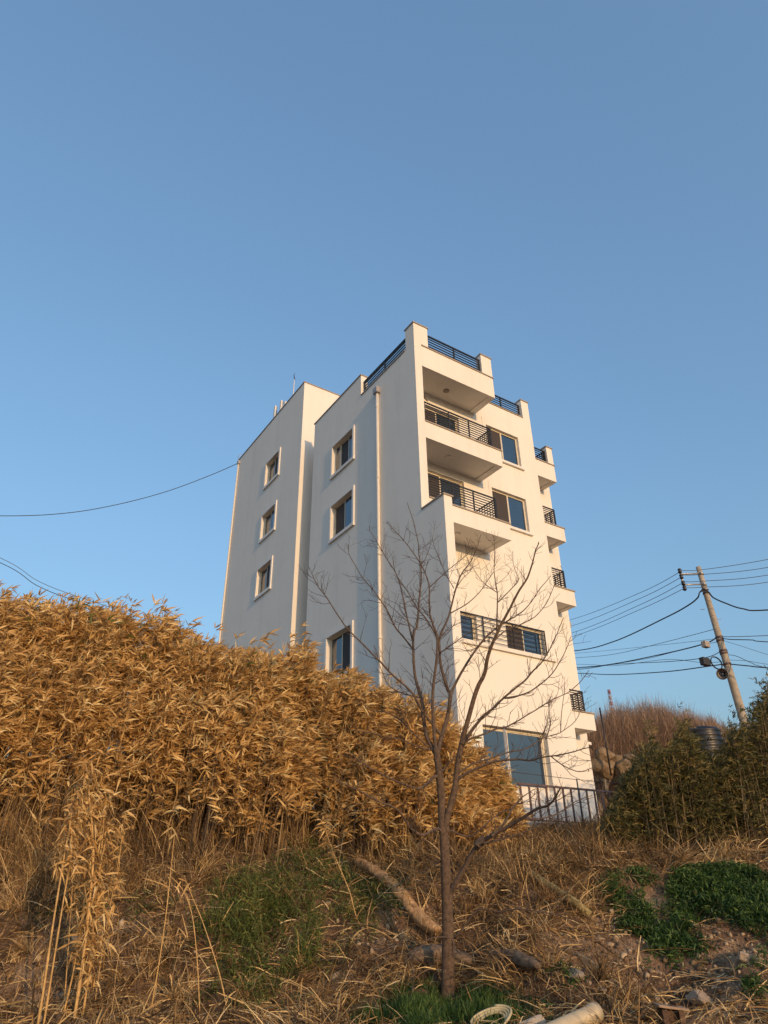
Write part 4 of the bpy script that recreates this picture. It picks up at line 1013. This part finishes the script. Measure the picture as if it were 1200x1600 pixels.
# pebbles and clods
rng = np.random.default_rng(41)
import bmesh
bm = bmesh.new(); bmesh.ops.create_icosphere(bm, subdivisions=1, radius=1)
IV = np.array([v_.co for v_ in bm.verts]); IF = np.array([[w.index for w in f.verts] for f in bm.faces]); bm.free()
u, v, P = scatter(26000, -8, 9, 8.8, 15)
dn = patch_density(P, DRY_BARE) + .12; k = rng.random(len(P)) < dn; P = P[k][:9000]; n = len(P)
sz = np.minimum(rng.gamma(1.5, .012, n) + .005, .055)
VV_ = IV[None] * (1 + rng.normal(size=(n, len(IV), 1)) * .22) * (sz[:, None, None] * rng.uniform(.6, 1.3, (n, 1, 3))) + P[:, None, :]
LL = (IF[None] + (np.arange(n) * len(IV))[:, None, None]).reshape(-1); nf = n * len(IF)
M_PEB = leafmat("pebble_stone", [(0, (0.075, 0.048, 0.030)), (.6, (0.213, 0.144, 0.088)), (1, (0.450, 0.338, 0.225))], 0, .9)
fast_mesh("pebbles", VV_.reshape(-1, 3), LL, np.arange(nf) * 3, np.full(nf, 3), M_PEB, np.repeat(rng.random(n), len(IV)), label="loose clods and pebbles scattered on the bare soil of the bank", cat="pebbles", kind="stuff")

# individual stones
def stone(px, py, r, mat, seed, lab, flat=.7, stretch=(1, 1, 1), tilt=0.0, rot=None):
    p, u, v = pix_to_ground(px, py)
    rock_mesh("stone", p + np.array([0, 0, r * flat * .25]), r, mat, seed, flat, stretch=stretch, rot=seed if rot is None else rot, tilt=tilt,
              label=lab, cat="stone", group="stones on the bank")
stone(927, 1512, .17, M_ROCKG, 60, "flat grey slab tilted on the dry bank right of the fallen log", .32, (1.5, .8, 1), .7, -.6)
stone(898, 1525, .11, M_ROCKG, 61, "grey stone lying left under the tilted flat slab", .6, (1.3, 1, 1))
stone(939, 1548, .07, M_ROCKG, 62, "grey stone directly below the tilted flat slab", .6)
stone(919, 1537, .045, M_ROCKP, 63, "small orange-tan stone between the slab and the pale pipe", .6)
stone(1092, 1563, .15, M_ROCKP, 64, "large pale tan rock low on the bare soil at right", .6, (1.5, 1, 1))
stone(1110, 1568, .045, M_ROCKP, 65, "small whitish stone in front of the large pale tan rock", .7)
stone(1118, 1585, .075, M_ROCKP, 66, "pale rounded stone near the bottom edge right of the rusty post", .8)
stone(1134, 1590, .05, M_ROCKG, 67, "small grey stone at the bottom edge beside the pale rounded one", .8)
stone(1146, 1521, .05, plain("ochre_stone", (.55, .33, .10), .8), 68, "bright ochre stone below the green grass mat", .7)
stone(1162, 1498, .10, M_ROCKP, 69, "pinkish rock on the bare soil between the green mats", .8)
stone(1182, 1496, .05, M_ROCKP, 70, "small pale stone beside the green mat at the right edge", .8)
stone(581, 1492, .07, M_ROCKP, 71, "upright pale stone on the bare soil left of the tree", 1.3, (.7, .7, 1))
stone(191, 1512, .075, M_ROCKP, 72, "pale block of stone between the dry canes at left", .9)
stone(150, 1470, .07, M_ROCKG, 73, "greyish stone half behind the dry canes at left", .8)
stone(222, 1505, .06, M_ROCKP, 74, "narrow pale stone right of the pale block at left", 1.2)
stone(244, 1468, .055, M_ROCKG, 75, "stone with leaf litter above the narrow pale one at left", .8)
stone(448, 1330, .12, M_ROCK, 76, "rounded clod of earth under the bamboo canes", .8)
stone(550, 1305, .12, M_ROCK, 77, "brown earth lump just above the upper end of the leaning log", .9)
stone(1005, 1586, .04, plain("white_plastic", (.75, .72, .68), .5), 78, "small white lump of litter left of the rusty post", .8)

# logs
def bark_tube(pts, rr, seed, n=18, rough=.07):
    g = np.random.default_rng(seed); P = smooth_path(pts, 40); R = np.interp(np.linspace(0, 1, 40), np.linspace(0, 1, len(rr)), rr)
    mb = MB(); mb.tube(P, R, n); V = mb.V[0].reshape(40, n, 3); c = P[:, None, :]
    ridge = 1 + rough * g.normal(size=(1, n, 1)) + .05 * g.normal(size=(40, n, 1)) + .10 * np.sin(np.arange(40) * .45 + seed)[:, None, None] * g.normal(size=(1, n, 1)); V[0] = c[0] + (V[0] - c[0]) * .8; V = c + (V - c) * ridge
    mb.V[0] = V.reshape(-1, 3); return mb
def woodmat(name, lo, hi, sc_=(30, 30, 3)):
    m, nt, b = new_mat(name); n1 = noise(nt, 1.0, 6, .65, mapping(nt, sc_)); n2 = noise(nt, 3, 3)
    r = ramp(nt, n1.outputs[0], [(.3, lo), (.65, hi)]); nt.links.new(r.outputs[0], b.inputs['Base Color'])
    b.inputs['Roughness'].default_value = .85; bump(nt, b, n1.outputs[0], .8, .02); return m
M_LOG = woodmat("weathered_log", (0.15, 0.068, 0.026), (0.62, 0.37, 0.17), (14, 14, 5))
M_LOG2 = woodmat("grey_log", (0.05, 0.032, 0.022), (0.24, 0.165, 0.105), (8, 8, 20))
def gp(px, py, lift=0.0):
    p, u, v = pix_to_ground(px, py); return p + np.array([0, 0, lift])
a = gp(556, 1352, .05); b2 = gp(686, 1462, .05)
va = a[:2] @ FV; vb = b2[:2] @ FV
mid = [at(556, 1346, va - .25), at(583, 1360, va * .8 + vb * .2 - .35), at(612, 1383, va * .58 + vb * .42 - .40), at(640, 1415, va * .35 + vb * .65 - .38), at(662, 1440, va * .15 + vb * .85 - .30), at(686, 1455, vb - .2)]
mb = bark_tube(mid, [.075, .10, .112, .110, .10, .07], 3); props(mb.build("log", M_LOG), "barkless orange-brown log leaning down the bank left of the tree", "log")
def log_along(pxs, rr, seed, mat, lab, lift=.11, name="log", cat="log"):
    P = [gp(px, py, lift) for px, py in pxs]; mb = bark_tube(P, rr, seed); props(mb.build(name, mat), lab, cat)
log_along([(640, 1514), (662, 1508), (690, 1507), (715, 1512), (738, 1518)], [.08, .115, .12, .10, .06], 5, M_LOG2, "thick rotting log lying flat behind the foot of the tree")
log_along([(772, 1508), (800, 1512), (825, 1520), (843, 1526)], [.07, .10, .09, .04], 6, M_LOG2, "broken split log on the bank right of the tree foot")
log_along([(826, 1378), (850, 1395), (875, 1412), (902, 1430), (925, 1448)], [.055, .065, .065, .062, .05], 7, woodmat("mossy_wood", (.16, .13, .05), (.36, .28, .12)), "thin mossy yellow log sloping down the bank below the fence", .16)
log_along([(645, 1555), (646, 1530), (645, 1500)], [.02, .022, .016], 8, M_LOG2, "short upright broken stick in front of the flat rotting log", .03, "stick", "stick")

# fallen branches
def fallen(pxs, r, seed, lab, lift=.08):
    P = [gp(px, py, lift + .05 * math.sin(i * 1.7)) for i, (px, py) in enumerate(pxs)]
    P = smooth_path(P, 30); mb = MB(); mb.tube(P, np.linspace(r, r * .4, 30), 6)
    g = np.random.default_rng(seed)
    for _ in range(5):
        i = g.integers(6, 26); d = nrm(nrm(P[i + 1] - P[i]) + g.normal(size=3) * .6); d[2] = abs(d[2])
        mb.tube([P[i], P[i] + d * .15, P[i] + d * .3 + np.array([0, 0, .03])], [r * .4, r * .3, r * .1], 5)
    props(mb.build("fallen_branch", M_TWIG), lab, "branch", "fallen branches on the bank")
fallen([(740, 1500), (765, 1525), (788, 1555)], .018, 1, "forked dead branch lying right of the tree foot")
fallen([(780, 1548), (785, 1520), (782, 1500)], .012, 2, "thin dead branch propped on the broken split log")
fallen([(370, 1570), (430, 1580), (500, 1595), (560, 1600)], .014, 3, "long green-yellow branch lying at the bottom edge left of centre", .05)
fallen([(880, 1430), (930, 1430), (960, 1420), (990, 1418)], .008, 4, "thin branch across the top of the bank right of the mossy log")
fallen([(770, 1470), (850, 1500), (950, 1570), (1010, 1590)], .008, 5, "long thin dead stem running diagonally down the right bank", .04)
fallen([(640, 1480), (600, 1500), (580, 1530)], .008, 6, "small dead branch left of the rotting log")

# foreground dry bamboo canes
M_LEAFG = M_GOLD
def cane(pts, r, seed, nl, lab, v0, llen=.17, leaf_from=.3):
    g = np.random.default_rng(seed)
    P0, u0, vv0 = pix_to_ground(*pts[0]) if v0 is None else (at(*pts[0], v0), 0, v0)
    P = smooth_path([at(px, py, vv0 - .25 * i / (len(pts) - 1)) for i, (px, py) in enumerate(pts)], 26)
    th = Thing("dry_bamboo_cane", P[0], lab, "bamboo cane", "dry canes in the left foreground")
    mb = MB(); R = np.linspace(r, r * .45, 26); R[::5] *= 1.25; mb.tube(P, R, 8)
    mm = plain("cane_skin_%d" % seed, (.50, .31, .12), .5, var=.3, scale=12); mb.build("culm", mm, th)
    bl = Blades(); i = g.integers(int(26 * leaf_from), 26, nl); c = P[i] + g.normal(size=(nl, 3)) * .05
    d = g.normal(size=(nl, 3)) + np.array([0, 0, .1]) + np.array([RV[0], RV[1], 0]) * .3
    ln = llen * g.uniform(.5, 1.2, nl); bl.add(c, d, ln, ln * .14, g.uniform(.1, .8, nl), LEAF, g.random(nl) * .8)
    bl.build("leaves", M_LEAFG, parent=th)
cane([(52, 1640), (66, 1560), (82, 1450), (100, 1340), (112, 1270)], .016, 1, 130, "leftmost tall dry cane with a single broad leaf low down", 9.6, leaf_from=.72)
cane([(62, 1640), (78, 1540), (97, 1420), (112, 1330), (122, 1240)], .013, 2, 170, "second dry cane crossing close behind the leftmost one", 9.7, leaf_from=.68)
cane([(108, 1640), (124, 1540), (138, 1430), (146, 1330), (140, 1250), (134, 1190)], .020, 3, 420, "thickest leafy dry cane of the left foreground clump", 9.9, leaf_from=.30)
cane([(120, 1640), (135, 1550), (150, 1440), (158, 1340), (165, 1240)], .014, 4, 380, "dry cane leaning right beside the thickest one", 10.0, leaf_from=.28)
cane([(85, 1640), (110, 1540), (128, 1450), (150, 1360), (175, 1290)], .011, 5, 240, "slim dry cane slanting right across the clump", 10.1, leaf_from=.35)
cane([(140, 1640), (152, 1540), (168, 1440), (186, 1340), (196, 1270)], .008, 10, 150, "thin rear cane at the right side of the leafy clump", 10.4, leaf_from=.35)
cane([(95, 1640), (104, 1520), (112, 1400), (118, 1300), (116, 1220)], .008, 11, 150, "thin upright cane between the leftmost pair and the thickest one", 10.3, leaf_from=.45)
cane([(232, 1600), (246, 1520), (258, 1440), (268, 1350), (273, 1300)], .010, 6, 8, "lone straight thin cane standing right of the clump", 10.4, leaf_from=.8)
cane([(358, 1600), (345, 1530), (320, 1450), (300, 1400), (288, 1370)], .008, 7, 5, "bent straw cane at the left edge of the green weeds", 10.6, leaf_from=.8)
cane([(312, 1580), (308, 1500), (300, 1430), (285, 1390), (262, 1365)], .008, 8, 4, "bent straw cane arching left above the bare soil", 10.5, leaf_from=.8)
cane([(600, 1510), (560, 1440), (545, 1390), (520, 1330), (505, 1285)], .010, 9, 60, "broken cane hanging over the upper end of the leaning log", 12.4, leaf_from=.75)

# hose, pipe, post, sack
M_HOSE = plain("cream_hose", (.50, .41, .23), .4, var=.08)
hc = at(768, 1606, 9.2); th = np.linspace(0, 2 * np.pi * 3.2, 120)
mb = MB(); pts = []
for t in th:
    rr = .15 + .004 * t + .012 * math.sin(3 * t)
    lift = .03 + .09 * math.sin(t + .6) + .003 * t
    pts.append(hc + np.array([RV[0], RV[1], 0]) * math.cos(t) * rr + np.array([FV[0], FV[1], 0]) * math.sin(t) * rr * .7 + np.array([0, 0, lift]))
mb.tube(pts, .014, 10); props(mb.build("hose_coil", M_HOSE), "loosely coiled cream garden hose at the bottom edge", "hose")
M_PVC = plain("stained_cream_pipe", (.46, .37, .24), .45, var=.18, scale=5)
p1 = at(932, 1581, 9.0); p0 = at(840, 1622, 8.5)
pp_ = Thing("plastic_pipe", p0, "stained cream plastic pipe sticking up at the bottom edge", "pipe")
dd = nrm(p1 - p0); mb = MB()
mb.tube([p0, p0 + (p1 - p0) * .5, p1 - dd * .10, p1 - dd * .09, p1, p1 + dd * .001, p1 - dd * .12], [.082, .082, .082, .094, .094, .078, .076], 24); mb.build("barrel", M_PVC, pp_)
sp = at(835, 1596, 9.1)
rock_mesh("sack", sp - np.array([0, 0, .05]), .19, plain("dirty_white_sack", (.42, .34, .25), .8, var=.15, scale=6, bmp=.5, bscale=14), 88, .8, stretch=(1.25, .8, .9), label="crumpled dirty white sack beside the pale pipe", cat="sack")
M_RUST = plain("rusty_steel", (.10, .055, .035), .75, .3, var=.5, scale=14, bmp=.3)
M_RUSTL = plain("dusty_rust", (.30, .20, .13), .8, var=.4, scale=10)
pp2 = at(1046, 1572, 8.9); gz = float(ground(pp2[0] * RV[0] + pp2[1] * RV[1], 8.9)) - .3
rp = Thing("rusty_post", (pp2[0], pp2[1], gz), "short rusty steel H-beam stub with a bent plate on top at the bottom edge", "post")
X = np.array([RV[0], RV[1], 0]); Yv = np.array([FV[0], FV[1], 0]); Zv = np.array([0, 0, 1])
def obox(mb, c, hx, hy, z0, z1, skew=0):
    v = [c + X * sx * hx + Yv * sy * hy + Zv * (z + skew * sx) for sx in (-1, 1) for sy in (-1, 1) for z in (z0, z1)]
    mb.add([q - np.array([0, 0, c[2]]) for q in v], [(0, 1, 3, 2), (4, 6, 7, 5), (0, 4, 5, 1), (2, 3, 7, 6), (0, 2, 6, 4), (1, 5, 7, 3)])
zt2 = pp2[2]
mb = MB(); c0 = pp2.copy(); obox(mb, c0 - X * .085, .026, .09, gz - .2, zt2 - .02); obox(mb, c0 + X * .085, .026, .09, gz - .2, zt2 - .02); obox(mb, c0, .058, .02, gz - .2, zt2 - .021)
mb.build("beam", M_RUST, rp)
mb = MB(); obox(mb, c0 + X * .01, .155, .11, zt2 - .018, zt2 + .004, -.02); mb.build("plate", M_RUSTL, rp, bevel=.004)
mb = MB(); obox(mb, c0 + X * .06 + Yv * .03, .012, .10, zt2 + .006, zt2 + .035, 0); mb.build("rib", M_RUST, rp)
